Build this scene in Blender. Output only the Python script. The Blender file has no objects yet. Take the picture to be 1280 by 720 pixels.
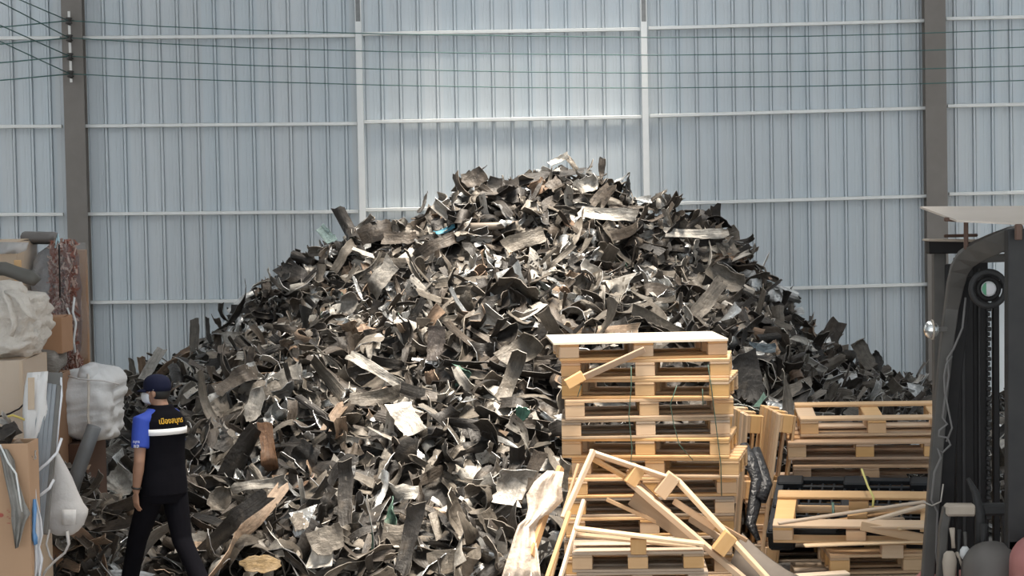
import bpy, bmesh, math, random
import numpy as np
from mathutils import Vector, Matrix, Euler, noise as mnoise

# ------------------------------------------------------------------ camera, light, exposure
scene = bpy.context.scene
COL = scene.collection
FPX = 2670.0                       # focal length in pixels of a 1280 px wide frame
EYE = Vector((0.0, 0.0, 3.0))
PITCH, ROLL = math.radians(2.49), math.radians(1.15)
_R0, _U0 = Vector((1, 0, 0)), Vector((0, math.sin(PITCH), math.cos(PITCH)))
CF = Vector((0, math.cos(PITCH), -math.sin(PITCH)))
CR = _R0 * math.cos(ROLL) - _U0 * math.sin(ROLL)
CU = _U0 * math.cos(ROLL) + _R0 * math.sin(ROLL)
cam_d = bpy.data.cameras.new('camera')
cam_d.sensor_width = 36.0
cam_d.lens = 36.0 * FPX / 1280.0
cam_d.clip_end = 300
cam = bpy.data.objects.new('camera', cam_d)
COL.objects.link(cam)
m = Matrix((CR, CU, -CF)).transposed().to_4x4()
m.translation = EYE
cam.matrix_world = m
scene.camera = cam

world = bpy.data.worlds.new('world'); scene.world = world
world.use_nodes = True
wn = world.node_tree
wn.nodes['Background'].inputs[0].default_value = (0.95, 0.975, 1.0, 1)
wn.nodes['Background'].inputs[1].default_value = 2.5

sun_d = bpy.data.lights.new('sun', 'SUN')
sun_d.energy = 16.0
sun_d.angle = math.radians(22)
sun_d.color = (1.0, 0.91, 0.79)
sun = bpy.data.objects.new('sun', sun_d); COL.objects.link(sun)
sun.rotation_euler = (Vector((-0.14, 0.17, -1.0))).to_track_quat('-Z', 'Y').to_euler()

scene.view_settings.view_transform = 'Standard'
scene.view_settings.look = 'None'
scene.view_settings.gamma = 1.0
scene.view_settings.use_curve_mapping = False
scene.view_settings.exposure = -0.22

def at(px, py, Y):
    """world point that stands at depth Y on the sight line of a photo position"""
    d = CF + CR * ((px - 640.0) / FPX) + CU * ((360.0 - py) / FPX)
    return EYE + d * (Y / d.y)

def project(P):
    """array (n,3) -> px, py, depth"""
    P = np.asarray(P, float) - np.array(EYE)
    w = P @ np.array(CF)
    return 640 + FPX * (P @ np.array(CR)) / w, 360 - FPX * (P @ np.array(CU)) / w, w

# ------------------------------------------------------------------ materials
def mat(name, col, rough=0.7, metal=0.0, noise=None, bump=None, alpha=None, emit=None, trans=None, spec=None, rand=0.0, coords='Object', scale3=None, sheen=None):
    """noise=(scale, amount, colour2) mottles the colour, bump=(scale, strength, distance)"""
    M = bpy.data.materials.new(name); M.use_nodes = True
    nt = M.node_tree; b = nt.nodes['Principled BSDF']
    b.inputs['Base Color'].default_value = (*col, 1)
    b.inputs['Roughness'].default_value = rough
    b.inputs['Metallic'].default_value = metal
    if spec is not None: b.inputs['Specular IOR Level'].default_value = spec
    if alpha is not None: b.inputs['Alpha'].default_value = alpha
    if trans is not None: b.inputs['Transmission Weight'].default_value = trans
    if emit is not None:
        b.inputs['Emission Color'].default_value = (*emit[0], 1); b.inputs['Emission Strength'].default_value = emit[1]
    tc = nt.nodes.new('ShaderNodeTexCoord'); mp = nt.nodes.new('ShaderNodeMapping')
    nt.links.new(tc.outputs[coords], mp.inputs['Vector'])
    if scale3: mp.inputs['Scale'].default_value = scale3
    src = None
    if noise:
        n = nt.nodes.new('ShaderNodeTexNoise'); n.inputs['Scale'].default_value = noise[0]; n.inputs['Detail'].default_value = 5
        nt.links.new(mp.outputs[0], n.inputs['Vector'])
        cr = nt.nodes.new('ShaderNodeValToRGB')
        cr.color_ramp.elements[0].position = 0.5 - noise[1] * 0.5; cr.color_ramp.elements[1].position = 0.5 + noise[1] * 0.5
        cr.color_ramp.elements[0].color = (*col, 1); cr.color_ramp.elements[1].color = (*noise[2], 1)
        nt.links.new(n.outputs['Fac'], cr.inputs[0]); src = cr.outputs[0]
        nt.links.new(src, b.inputs['Base Color'])
    if rand:
        oi = nt.nodes.new('ShaderNodeObjectInfo'); hv = nt.nodes.new('ShaderNodeHueSaturation')
        mr = nt.nodes.new('ShaderNodeMapRange'); mr.inputs[3].default_value = 1 - rand; mr.inputs[4].default_value = 1 + rand * 0.6
        nt.links.new(oi.outputs['Random'], mr.inputs[0]); nt.links.new(mr.outputs[0], hv.inputs['Value'])
        mul = nt.nodes.new('ShaderNodeMath'); mul.operation = 'MULTIPLY'; mul.inputs[1].default_value = 7.31
        fr = nt.nodes.new('ShaderNodeMath'); fr.operation = 'FRACT'
        nt.links.new(oi.outputs['Random'], mul.inputs[0]); nt.links.new(mul.outputs[0], fr.inputs[0])
        mr2 = nt.nodes.new('ShaderNodeMapRange'); mr2.inputs[3].default_value = 0.75; mr2.inputs[4].default_value = 1.12
        nt.links.new(fr.outputs[0], mr2.inputs[0]); nt.links.new(mr2.outputs[0], hv.inputs['Saturation'])
        if src: nt.links.new(src, hv.inputs['Color'])
        else: hv.inputs['Color'].default_value = (*col, 1)
        nt.links.new(hv.outputs[0], b.inputs['Base Color'])
    if bump:
        n2 = nt.nodes.new('ShaderNodeTexNoise'); n2.inputs['Scale'].default_value = bump[0]; n2.inputs['Detail'].default_value = 6
        nt.links.new(mp.outputs[0], n2.inputs['Vector'])
        bp = nt.nodes.new('ShaderNodeBump'); bp.inputs['Strength'].default_value = bump[1]; bp.inputs['Distance'].default_value = bump[2]
        nt.links.new(n2.outputs['Fac'], bp.inputs['Height']); nt.links.new(bp.outputs[0], b.inputs['Normal'])
    return M

M = {}
M['wall'] = mat('wall_sheet', (0.54, 0.60, 0.64), 0.42, 0.0, noise=(1.3, 0.9, (0.61, 0.665, 0.70)), rand=0.035, scale3=(6, 6, 0.25))
M['girt'] = mat('galvanised', (0.70, 0.715, 0.70), 0.45, 0.25, noise=(9, 0.8, (0.80, 0.81, 0.79)))
M['post'] = mat('white_post', (0.74, 0.76, 0.76), 0.5, 0.1, noise=(6, 0.7, (0.82, 0.83, 0.82)))
M['smudge'] = mat('patch_grey', (0.16, 0.165, 0.17), 0.7, 0.0, noise=(14, 0.8, (0.30, 0.31, 0.31)))
M['column'] = mat('column_paint', (0.19, 0.172, 0.155), 0.7, 0.0, noise=(5, 0.9, (0.245, 0.226, 0.208)))
M['floor'] = mat('concrete', (0.17, 0.155, 0.14), 0.9, 0.0, noise=(2.0, 0.8, (0.26, 0.24, 0.22)), bump=(40, 0.3, 0.01))
M['wire'] = mat('green_wire', (0.07, 0.16, 0.15), 0.5)
M['insul'] = mat('porcelain', (0.78, 0.77, 0.74), 0.35)
M['dark_metal'] = mat('dark_metal', (0.035, 0.034, 0.033), 0.55, 0.3, noise=(12, 0.8, (0.07, 0.065, 0.06)))

def wood(name, c1, c2, rough=0.75, rand=0.22):
    return mat(name, c1, rough, 0.0, noise=(6.0, 0.9, c2), bump=(30, 0.25, 0.004), rand=rand, scale3=(0.8, 7, 7))
M['wood'] = wood('pallet_wood', (0.57, 0.345, 0.165), (0.67, 0.445, 0.24))
M['wood_pale'] = wood('pale_plywood', (0.80, 0.66, 0.48), (0.88, 0.76, 0.60), rand=0.05)
M['wood_block'] = wood('block_wood', (0.63, 0.38, 0.17), (0.70, 0.455, 0.235), rand=0.15)
M['wood_grey'] = wood('weathered_wood', (0.35, 0.25, 0.165), (0.48, 0.37, 0.265))
M['wood_brown'] = wood('brown_wood', (0.40, 0.23, 0.115), (0.52, 0.33, 0.18))

# ------------------------------------------------------------------ object helpers
def link(o, parent=None):
    COL.objects.link(o)
    if parent is not None: o.parent = parent
    return o

def tag(o, label, cat, group=None, kind=None):
    if label: o['label'] = label
    if cat: o['category'] = cat
    if group: o['group'] = group
    if kind: o['kind'] = kind
    return o

def empty(name, loc=(0, 0, 0), rot=None, label=None, cat=None, group=None, kind=None):
    o = bpy.data.objects.new(name, None); o.empty_display_size = 0.1
    o.location = loc
    if rot is not None: o.rotation_euler = rot
    link(o); tag(o, label, cat, group, kind)
    return o

def mesh_obj(name, me, material=None, parent=None, loc=None, rot=None):
    o = bpy.data.objects.new(name, me)
    if material is not None and len(me.materials) == 0: me.materials.append(material)
    if loc is not None: o.location = loc
    if rot is not None: o.rotation_euler = rot
    return link(o, parent)

def pydata(name, v, f, smooth=False):
    me = bpy.data.meshes.new(name); me.from_pydata([tuple(p) for p in v], [], f); me.update()
    if smooth: me.polygons.foreach_set('use_smooth', [True] * len(me.polygons))
    return me

_bc = {}
def box_me(size, bevel=0.004, mt=None, name='board'):
    """chamfered box centred on the origin, shared between alike pieces"""
    key = (tuple(round(s, 4) for s in size), round(bevel, 4), mt.name if mt else '', name)
    if key in _bc: return _bc[key]
    bm = bmesh.new(); bmesh.ops.create_cube(bm, size=1.0)
    bmesh.ops.scale(bm, vec=size, verts=bm.verts)
    if bevel: bmesh.ops.bevel(bm, geom=bm.edges[:], offset=min(bevel, min(size) * 0.3), segments=1, affect='EDGES')
    me = bpy.data.meshes.new(name); bm.to_mesh(me); bm.free()
    if mt: me.materials.append(mt)
    _bc[key] = me
    return me

def frame_matrix(a, b, up=(0, 0, 1)):
    """matrix with X along a->b, placed at the middle"""
    a, b = Vector(a), Vector(b); x = (b - a).normalized(); up = Vector(up)
    if abs(x.dot(up)) > 0.98: up = Vector((0, 1, 0))
    y = up.cross(x).normalized(); z = x.cross(y)
    mm = Matrix((x, y, z)).transposed().to_4x4(); mm.translation = (a + b) / 2
    return mm

def bar(name, a, b, w, h, mt, parent=None, up=(0, 0, 1), bevel=0.004, roll=0.0):
    """a board from a to b, w across and h thick"""
    L = (Vector(b) - Vector(a)).length
    o = bpy.data.objects.new(name, box_me((L, w, h), bevel, mt, name)); link(o)
    mm = frame_matrix(a, b, up) @ Matrix.Rotation(roll, 4, 'X')
    if parent is not None:
        o.parent = parent; o.matrix_local = parent_inv(parent) @ mm
    else: o.matrix_world = mm
    return o

def parent_inv(p):
    mm = Matrix.LocRotScale(p.location, p.rotation_euler, p.scale)
    if p.parent is not None:
        mm = Matrix.LocRotScale(p.parent.location, p.parent.rotation_euler, p.parent.scale) @ mm
    return mm.inverted()

def box(name, c, size, mt, parent=None, rot=(0, 0, 0), bevel=0.004):
    """box in its parent's frame"""
    o = bpy.data.objects.new(name, box_me(size, bevel, mt, name)); link(o, parent)
    o.location = c; o.rotation_euler = rot
    return o

def tube_data(pts, rad, n=8, closed=False, cap=True, squash=1.0):
    """tube through points; rad number or list"""
    pts = [Vector(p) for p in pts]; N = len(pts)
    rads = rad if isinstance(rad, (list, tuple)) else [rad] * N
    V, F = [], []
    t0 = (pts[1] - pts[0]).normalized()
    ref = Vector((0, 0, 1)) if abs(t0.z) < 0.9 else Vector((1, 0, 0))
    u = t0.cross(ref).normalized()
    for i, p in enumerate(pts):
        if closed: t = (pts[(i + 1) % N] - pts[i - 1]).normalized()
        else: t = (pts[min(i + 1, N - 1)] - pts[max(i - 1, 0)]).normalized()
        u = (u - t * u.dot(t)).normalized(); w = t.cross(u)
        for k in range(n):
            a = 2 * math.pi * k / n
            V.append(p + (u * math.cos(a) + w * math.sin(a) * squash) * rads[i])
    for i in range(N if closed else N - 1):
        for k in range(n):
            j = (i + 1) % N
            F.append((i * n + k, i * n + (k + 1) % n, j * n + (k + 1) % n, j * n + k))
    if cap and not closed:
        F.append(tuple(range(n - 1, -1, -1))); F.append(tuple((N - 1) * n + k for k in range(n)))
    return V, F

def tube(name, pts, rad, mt, parent=None, n=8, closed=False, squash=1.0):
    if parent is not None:
        inv = parent_inv(parent); pts = [inv @ Vector(p) for p in pts]
    V, F = tube_data(pts, rad, n, closed, True, squash)
    return mesh_obj(name, pydata(name, V, F, True), mt, parent)

def loft_data(rings):
    """rings: lists of equal length of points; capped"""
    n = len(rings[0]); V, F = [], []
    for r in rings: V += [Vector(p) for p in r]
    for i in range(len(rings) - 1):
        for k in range(n):
            F.append((i * n + k, i * n + (k + 1) % n, (i + 1) * n + (k + 1) % n, (i + 1) * n + k))
    F.append(tuple(range(n - 1, -1, -1))); F.append(tuple((len(rings) - 1) * n + k for k in range(n)))
    return V, F

def ell(c, rx, ry, n=16, ax=None, ay=None, p=2.0):
    """(super-)ellipse ring"""
    ax = Vector(ax or (1, 0, 0)); ay = Vector(ay or (0, 1, 0)); c = Vector(c); out = []
    for k in range(n):
        a = 2 * math.pi * k / n; ca, sa = math.cos(a), math.sin(a)
        out.append(c + ax * (rx * math.copysign(abs(ca) ** (2 / p), ca)) + ay * (ry * math.copysign(abs(sa) ** (2 / p), sa)))
    return out

def catenary(a, b, sag, n=14):
    a, b = Vector(a), Vector(b)
    return [a.lerp(b, i / (n - 1)) - Vector((0, 0, 4 * sag * (i / (n - 1)) * (1 - i / (n - 1)))) for i in range(n)]

# ------------------------------------------------------------------ the setting
WY = 29.0                                                   # depth of the back wall
floor_me = pydata('floor', [(-16, 6, 0), (16, 6, 0), (16, WY + .3, 0), (-16, WY + .3, 0)], [(0, 1, 2, 3)])
tag(mesh_obj('floor', floor_me, M['floor']), 'dusty grey concrete floor of the scrap yard', 'floor', kind='structure')

wall = empty('wall_back', (0, WY, 0), label='pale blue-grey ribbed sheet metal wall behind the scrap heap', cat='wall', kind='structure')
P = 0.25
prof = [(-.125, 0), (-.072, 0), (-.068, .0018), (-.060, .0018), (-.056, 0), (-.030, 0), (-.026, .0018), (-.018, .0018), (-.014, 0),
        (.022, 0), (.024, -.018), (.034, -.018), (.038, .034), (.064, .034), (.068, -.018), (.078, -.018), (.080, 0), (.125, 0)]
V, F = [], []
for x, d in prof: V += [(x, -d, 0.0), (x, -d, 8.2)]
for i in range(len(prof) - 1): F.append((2 * i, 2 * i + 2, 2 * i + 3, 2 * i + 1))
panel_me = pydata('wall_panel', V, F); panel_me.materials.append(M['wall'])
for i in range(-46, 47):
    o = mesh_obj('wall_panel', panel_me, None, wall, loc=(i * P, 0, 0))

def wloc(px, py, Y): return at(px, py, Y) - Vector((0, WY, 0))
YG = WY - 0.07
bays = [((-700, 47), (-190, 48)), ((-186, 48), (76, 47.5)), ((104, 47.3), (445, 44.5)), ((453, 42.5), (802, 36.5)), ((810, 35.5), (1155, 26)), ((1182, 23.5), (1480, 17)), ((1484, 17), (1980, 6))]
dyrow = [(-111.5, -110.5), (0, 0), (110.5, 109), (220.5, 219), (331, 329)]
for (x0, y0), (x1, y1) in bays:
    for (dl, dr) in dyrow:
        a = wloc(x0 + dl * .017, y0 + dl + (dr - dl) * x0 / 1280, YG); b = wloc(x1 + dl * .017, y1 + dl + (dr - dl) * x1 / 1280, YG)
        L = (b - a).length
        o = mesh_obj('girt', box_me((L, .07, .047), .006, M['girt'], 'girt'), None, wall)
        o.matrix_local = frame_matrix(a, b)
for px in (449.5, 805.5):
    a, b = wloc(px - 4, -230, WY - .15), wloc(px + 6.2, 520, WY - .15)
    x0 = (a.x + b.x) / 2
    c = box('post', (x0, -.16, 4.1), (.085, .06, 8.2), M['post'], wall)
    t = wloc(px, 13, WY - .15)
    box('dark_patch', (x0, -.192, t.z), (.06, .006, .30), M['smudge'], wall)  # darker grey patch near the top of each post
# the shed's roof: sheets with an open strip that lets the daylight down, front side open to the yard
RZ = 8.25; SX0, SX1, SY0, RY, TY = -1.0, 2.6, 12.5, -7.0, 19.0  # outer gaps brighten the wall, forward reach dims the foreground; both added
for (x0, x1, y0, y1) in ((-16, -10.8, RY, WY + .3), (-7.9, SX0, RY, WY + .3), (SX1, 8.5, RY, WY + .3), (11.4, 16, RY, WY + .3), (SX0, SX1, RY, SY0), (SX0, SX1, 28.0, WY + .3), (-10.8, -7.9, RY, TY), (8.5, 11.4, RY, TY)):
    o = mesh_obj('ceiling', box_me((x1 - x0, y1 - y0, .06), 0, M['wall'], 'ceiling'), None, None, loc=((x0 + x1) / 2, (y0 + y1) / 2, RZ)); tag(o, 'metal sheet roofing high above the scrap heap', 'ceiling', 'roof sheets between the skylight strips', 'structure')
for sx, nm in ((-13.0, 'blocker_wall_left'), (13.0, 'blocker_wall_right')):  # unseen side walls, added to keep side light off the wall ribs
    o = mesh_obj(nm, box_me((.06, WY + 7.3, 8.2), 0, M['wall'], nm), None, None, loc=(sx, WY / 2 - 3.35, 4.1)); tag(o, 'plain unseen side wall added to block light from the side', 'wall', 'added side walls that block light', 'structure')
for px, wpx in ((95, 26), (1171, 26.5)):
    x0 = wloc(px - 1, 160, WY - .2).x; w = wpx / FPX * (WY - .3)
    c = box('column', (x0, -.22, 4.1), (w, .012, 8.2), M['column'], wall, bevel=.002)
    box('column_web', (x0, -.12, 4.1), (.012, .20, 8.2), M['column'], wall, bevel=.002)
    box('column_flange', (x0, -.035, 4.1), (w, .012, 8.2), M['column'], wall, bevel=.002)

# ------------------------------------------------------------------ the scrap heap
rng = np.random.default_rng(11)
YR = 23.3                                                    # depth of the crest
SIL = np.array([(-60, 570), (20, 535), (70, 500), (110, 488), (150, 484), (200, 470), (235, 446), (262, 424), (300, 392), (322, 370), (352, 346), (400, 314), (440, 288), (500, 282), (530, 258),
                (575, 234), (640, 220), (700, 213), (750, 221), (800, 247), (880, 276), (905, 300), (940, 322), (957, 358), (985, 404), (1020, 430), (1060, 454), (1100, 478), (1165, 494), (1260, 516), (1400, 555), (1500, 580)], float)
_sx, _sz = [], []
for px, py in SIL:
    p = at(px, py, YR); _sx.append(p.x); _sz.append(max(p.z, 0.0))
_sx, _sz = np.array(_sx), np.array(_sz)

def hnoise(x, y):
    return (0.10 * np.sin(2.1 * x + 1.3 * np.sin(1.7 * y)) * np.cos(1.9 * y + .7) + 0.07 * np.sin(4.3 * x + 2.2 * y) * np.sin(3.7 * y - 1.1 * x + 1.0)
            + 0.04 * np.sin(9.1 * x - 3 * y) * np.cos(8.3 * y + 2 * x))

def heap_z(x, y):
    x = np.asarray(x, float); y = np.asarray(y, float)
    zr = np.interp(x, _sx, _sz, left=0, right=0)
    toe = np.interp(x, [-6, -4.5, -3, 0, .9, 2.2, 5], [18.5, 17.2, 16.5, 16.3, 16.9, 17.6, 18.2])
    t = (YR - y) / (YR - toe)
    front = np.clip(1 - t, 0, 1) ** 0.92
    front = front * (1 - 0.22 * np.exp(-((t - .16) / .12) ** 2))
    back = np.clip(1 - (y - YR) / 4.6, 0, 1) ** 1.2
    g = np.where(y < YR, front, back)
    amp = np.clip(zr * g / .8, 0, 1) * np.where(t < .12, .25, 1.0)
    return zr * g + hnoise(x, y) * amp

def heap_n(x, y, e=0.12):
    dx = (heap_z(x + e, y) - heap_z(x - e, y)) / (2 * e); dy = (heap_z(x, y + e) - heap_z(x, y - e)) / (2 * e)
    n = np.stack([-dx, -dy, np.ones_like(dx)], -1)
    return n / np.linalg.norm(n, axis=-1, keepdims=True)

def at_heap(px, py, lift=0.0):
    for Y in np.arange(16.0, 27.5, 0.02):
        p = at(px, py, Y)
        if p.z <= heap_z(p.x, Y) + lift: return p
    return at(px, py, YR)

NXG, NYG = 11, 4                                             # grid of one sheet piece
def make_piece(L, W, bend, gutter, twist, crumple, ragged, kind, thick=0.005):
    """verts of one torn sheet in its own frame (X length, Y width, Z normal)"""
    s = np.linspace(-.5, .5, NXG); t = np.linspace(-.5, .5, NYG)
    ends = rng.uniform(-.35, .35, 2) * W
    prof = 1 + ragged * np.convolve(rng.normal(0, 1, NXG + 2), [.3, .4, .3], 'valid')
    if kind == 'shard': prof = prof * np.clip(1.15 - np.abs(s * 1.5 + rng.uniform(-.3, .3)) ** 1.4, .12, 2)
    elif kind == 'leaf': prof = prof * np.sqrt(np.clip(1.02 - (2 * s) ** 2, .06, 1))
    prof = np.clip(prof, .18, 1.5)
    side = ragged * .22 * rng.normal(0, 1, NXG)
    S, T = np.meshgrid(s, t, indexing='ij')
    y = (T * prof[:, None] + side[:, None]) * W
    x = S * L + ends[0] * T * (S < -.4) + ends[1] * T * (S > .4)
    x = x + rng.normal(0, .02, x.shape) * L
    # gutter across the width
    if abs(gutter) > 1e-3:
        r = W / gutter; z = r * (1 - np.cos(y / r)); y = r * np.sin(y / r)
    else: z = np.zeros_like(x)
    ph = rng.uniform(0, 6.28, 4); fr = rng.uniform(3, 9, 4)
    z = z + crumple * (np.sin(fr[0] * S + ph[0]) * .5 + np.sin(fr[1] * S + 3 * T + ph[1]) * .5 + .5 * np.sin(fr[2] * T * 1.2 + ph[2]) * np.cos(fr[3] * S))
    z = z + rng.normal(0, .22, z.shape) * crumple
    tw = twist * S
    y, z = y * np.cos(tw) - z * np.sin(tw), y * np.sin(tw) + z * np.cos(tw)
    # bend along the length; curvature changes along the piece
    k = bend * (1 + rng.uniform(-.8, .8) * s * 2)
    th = np.cumsum(k) / NXG
    if rng.uniform() < .45: th = th + np.where(np.arange(NXG) > rng.integers(2, NXG - 2), rng.choice([-1, 1]) * rng.uniform(.5, 1.5), 0)
    th = th - th[NXG // 2]
    cx = np.cumsum(np.cos(th)) * L / NXG; cz = np.cumsum(np.sin(th)) * L / NXG
    cx -= cx[NXG // 2]; cz -= cz[NXG // 2]
    dx = x - (s * L)[:, None]
    X = cx[:, None] + dx * np.cos(th)[:, None] - z * np.sin(th)[:, None]
    Z = cz[:, None] + dx * np.sin(th)[:, None] + z * np.cos(th)[:, None]
    Pt = np.stack([X, y, Z], -1)
    du = np.gradient(Pt, axis=0); dv = np.gradient(Pt, axis=1)
    n = np.cross(du, dv); n /= np.linalg.norm(n, axis=-1, keepdims=True) + 1e-9
    top = (Pt + n * thick / 2).reshape(-1, 3); bot = (Pt - n * thick / 2).reshape(-1, 3)
    return top, bot

_st = np.stack(np.meshgrid(np.linspace(0, 1, NXG), np.linspace(0, 1, NYG), indexing='ij'), -1).reshape(-1, 2)
_idx = np.arange(NXG * NYG).reshape(NXG, NYG)
_rim = np.concatenate([_idx[:, 0], _idx[-1, 1:], _idx[-2::-1, -1], _idx[0, -2:0:-1]])
NR = len(_rim); NG = NXG * NYG; NVP = 2 * NG + 2 * NR
_q = np.stack([_idx[:-1, :-1], _idx[1:, :-1], _idx[1:, 1:], _idx[:-1, 1:]], -1).reshape(-1, 4)
_qb = _q[:, ::-1] + NG
_r = np.arange(NR); _r2 = (_r + 1) % NR
_qr = np.stack([2 * NG + _r2, 2 * NG + _r, 2 * NG + NR + _r, 2 * NG + NR + _r2], -1)
QP = np.concatenate([_q, _qb, _qr])                          # quads of one piece

SHADES = [  # name, weight, colour range lo, hi, gloss(0 matte..1 shiny metal)
    ('charcoal', .33, (.018, .0155, .0135), (.050, .043, .037), .25),
    ('dark brown', .22, (.045, .035, .027), (.105, .083, .064), .2),
    ('taupe grey', .25, (.11, .095, .077), (.23, .20, .165), .3),
    ('pale grey', .11, (.34, .315, .28), (.54, .505, .45), .4),
    ('silvery', .08, (.55, .55, .54), (.74, .74, .72), 1.0),
    ('rusty tan', .035, (.20, .125, .08), (.36, .26, .18), .05),
    ('dull green', .003, (.08, .16, .12), (.15, .26, .20), .15)]
_wt = np.array([s[1] for s in SHADES]); _wt /= _wt.sum()
KINDS_ = [('strip', .48), ('sheet', .19), ('shard', .14), ('channel', .12), ('foil', .07)]
_kw = np.array([k[1] for k in KINDS_]); _kw /= _kw.sum()

def shape_params(kind):
    u = rng.uniform
    if kind == 'strip': return dict(L=u(.32, .82), W=u(.045, .11), bend=rng.normal(0, 2.0), gutter=rng.normal(0, .9), twist=rng.normal(0, 1.5), crumple=u(.006, .02), ragged=.10)
    if kind == 'sheet': return dict(L=u(.22, .44), W=u(.12, .24), bend=rng.normal(0, 2.0), gutter=rng.normal(0, 1.1), twist=rng.normal(0, .9), crumple=u(.01, .03), ragged=.16)
    if kind == 'shard': return dict(L=u(.16, .36), W=u(.07, .15), bend=rng.normal(0, 1.6), gutter=rng.normal(0, 1.0), twist=rng.normal(0, 1.0), crumple=u(.005, .02), ragged=.18)
    if kind == 'channel': return dict(L=u(.25, .60), W=u(.12, .22), bend=rng.normal(0, .6), gutter=rng.choice([-1, 1]) * u(1.6, 3.4), twist=rng.normal(0, .4), crumple=u(.004, .015), ragged=.10)
    return dict(L=u(.14, .30), W=u(.10, .20), bend=rng.normal(0, 1.4), gutter=rng.normal(0, .9), twist=rng.normal(0, .9), crumple=u(.02, .05), ragged=.25)

def piece_world(kind, shade, pos, normal, yaw_dir, params):
    top, bot = make_piece(kind=kind, **params)
    n = normal / np.linalg.norm(normal); x = yaw_dir - n * np.dot(yaw_dir, n); x /= np.linalg.norm(x) + 1e-9
    y = np.cross(n, x); R = np.stack([x, y, n], 0)
    V = np.concatenate([top, bot, top[_rim], bot[_rim]]) @ R + pos
    _, _, lo, hi, gl = SHADES[shade]
    lo, hi = np.array(lo), np.array(hi)
    c1 = lo + (hi - lo) * rng.uniform(); c2 = lo + (hi - lo) * rng.uniform()
    if rng.uniform() < .30:                                   # the back face is bare or coated
        s2 = rng.choice([0, 2, 3, 4], p=[.3, .35, .25, .1]); c2 = np.array(SHADES[s2][2]) * .5 + np.array(SHADES[s2][3]) * .5
    c3 = np.clip(np.maximum(c1, c2) * rng.uniform(1.0, 2.2) + rng.uniform(0, .08), 0, .7)
    C = np.zeros((NVP, 4), np.float32); C[:NG, :3] = c1; C[NG:2 * NG, :3] = c2; C[2 * NG:, :3] = c3; C[:, 3] = gl
    return V, C

pieces = []                                                   # dicts: V, C, kind, shade, size
def shade_pick(): return int(rng.choice(len(SHADES), p=_wt))
def scatter(n, xr, yr, depth, tilt, szmul=1.0):
    xs = rng.uniform(*xr, n); ys = rng.uniform(*yr, n)
    zs = heap_z(xs, ys); keep = zs > .03
    xs, ys, zs = xs[keep], ys[keep], zs[keep]
    ns = heap_n(xs, ys)
    for i in range(len(xs)):
        kind = KINDS_[int(rng.choice(len(KINDS_), p=_kw))][0]
        shade = 4 if kind == 'foil' and rng.uniform() < .6 else shade_pick()
        pr = shape_params(kind); sc = szmul * float(np.clip(rng.lognormal(.04, .27), .55, 1.6)); pr['L'] *= sc; pr['W'] *= sc
        n = ns[i] + rng.normal(0, tilt, 3)
        d = rng.normal(0, 1, 3); d[2] *= .55; d[0] *= 1.7
        if rng.uniform() < .3: d = d + np.array([0, -.9, -.5])
        off = rng.uniform(*depth)
        V, C = piece_world(kind, shade, np.array([xs[i], ys[i], zs[i]]) + ns[i] * off, n, d, pr)
        if V[:, 2].min() < .004: V[:, 2] += .004 - V[:, 2].min()
        if V[:, 1].min() < 16.15: V[:, 1] += 16.15 - V[:, 1].min()
        if V[:, 1].max() > WY - .3: continue
        pieces.append(dict(V=V, C=C, kind=kind, shade=shade, size=pr['L'] * pr['W']))
scatter(5000, (-6.4, 6.6), (16.3, 24.2), (-.20, .0), .5)
scatter(3000, (-6.4, 6.6), (16.4, 20.5), (-.06, .13), .8, 1.05)
scatter(3000, (-5.6, 5.8), (20.5, 24.0), (-.06, .11), .8, .82)
scatter(1000, (-5.2, 5.2), (22.2, 24.0), (-.05, .08), .6, .85)
def scatter_front(n, poly_px, y0, y1, Y0, Y1):
    # loose pieces slid down in front of the carton at the heap's left foot
    for _ in range(n):
        py = rng.uniform(y0, y1); t = (py - y0) / (y1 - y0); px = rng.uniform(*poly_px)
        pos = np.array(at(px, py, Y0 + (Y1 - Y0) * t)) + rng.normal(0, .03, 3)
        kind = KINDS_[int(rng.choice(len(KINDS_), p=_kw))][0]; pr = shape_params(kind); shade = shade_pick()
        V, C = piece_world(kind, shade, pos, np.array([0, -1, .7]) + rng.normal(0, .5, 3), rng.normal(0, 1, 3), pr)
        if V[:, 2].min() < .004: V[:, 2] += .004 - V[:, 2].min()
        pieces.append(dict(V=V, C=C, kind=kind, shade=shade, size=pr['L'] * pr['W']))
scatter_front(130, (66, 135), 592, 745, 16.1, 15.9)
scatter(700, (-5.6, 5.8), (24.0, 27.4), (-.08, .04), .4, 1.2)

# pieces of the heap that stand out in the photograph: px, py, angle in the picture, kind, shade, size, label
specials = []
def special(name, px, py, ang, kind, shade, L, W, label, bend=.8, gutter=.5, twist=.35, crumple=.018, ragged=.12, lift=.22, lean=.35, cat='scrap piece', thick=.006, colour=None):
    p = at_heap(px, py, lift); a = math.radians(ang)
    d = CR * math.cos(a) + CU * math.sin(a)
    n = -CF + Vector((0, 0, lean))
    bend *= 1.7; gutter *= 1.3; crumple = max(crumple, .014)
    top = dict(L=L, W=W, bend=bend, gutter=gutter, twist=twist, crumple=crumple, ragged=ragged, thick=thick)
    V, C = piece_world(kind, shade, np.array(p), np.array(n), np.array(d), top)
    if colour is not None:
        C[:NG, :3] = colour; C[NG:2 * NG, :3] = np.array(colour) * .7; C[2 * NG:, :3] = np.clip(np.array(colour) * 1.3, 0, .85)
    specials.append(dict(V=V, C=C, kind=kind, shade=shade, size=9, name=name, label=label, cat=cat))

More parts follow.
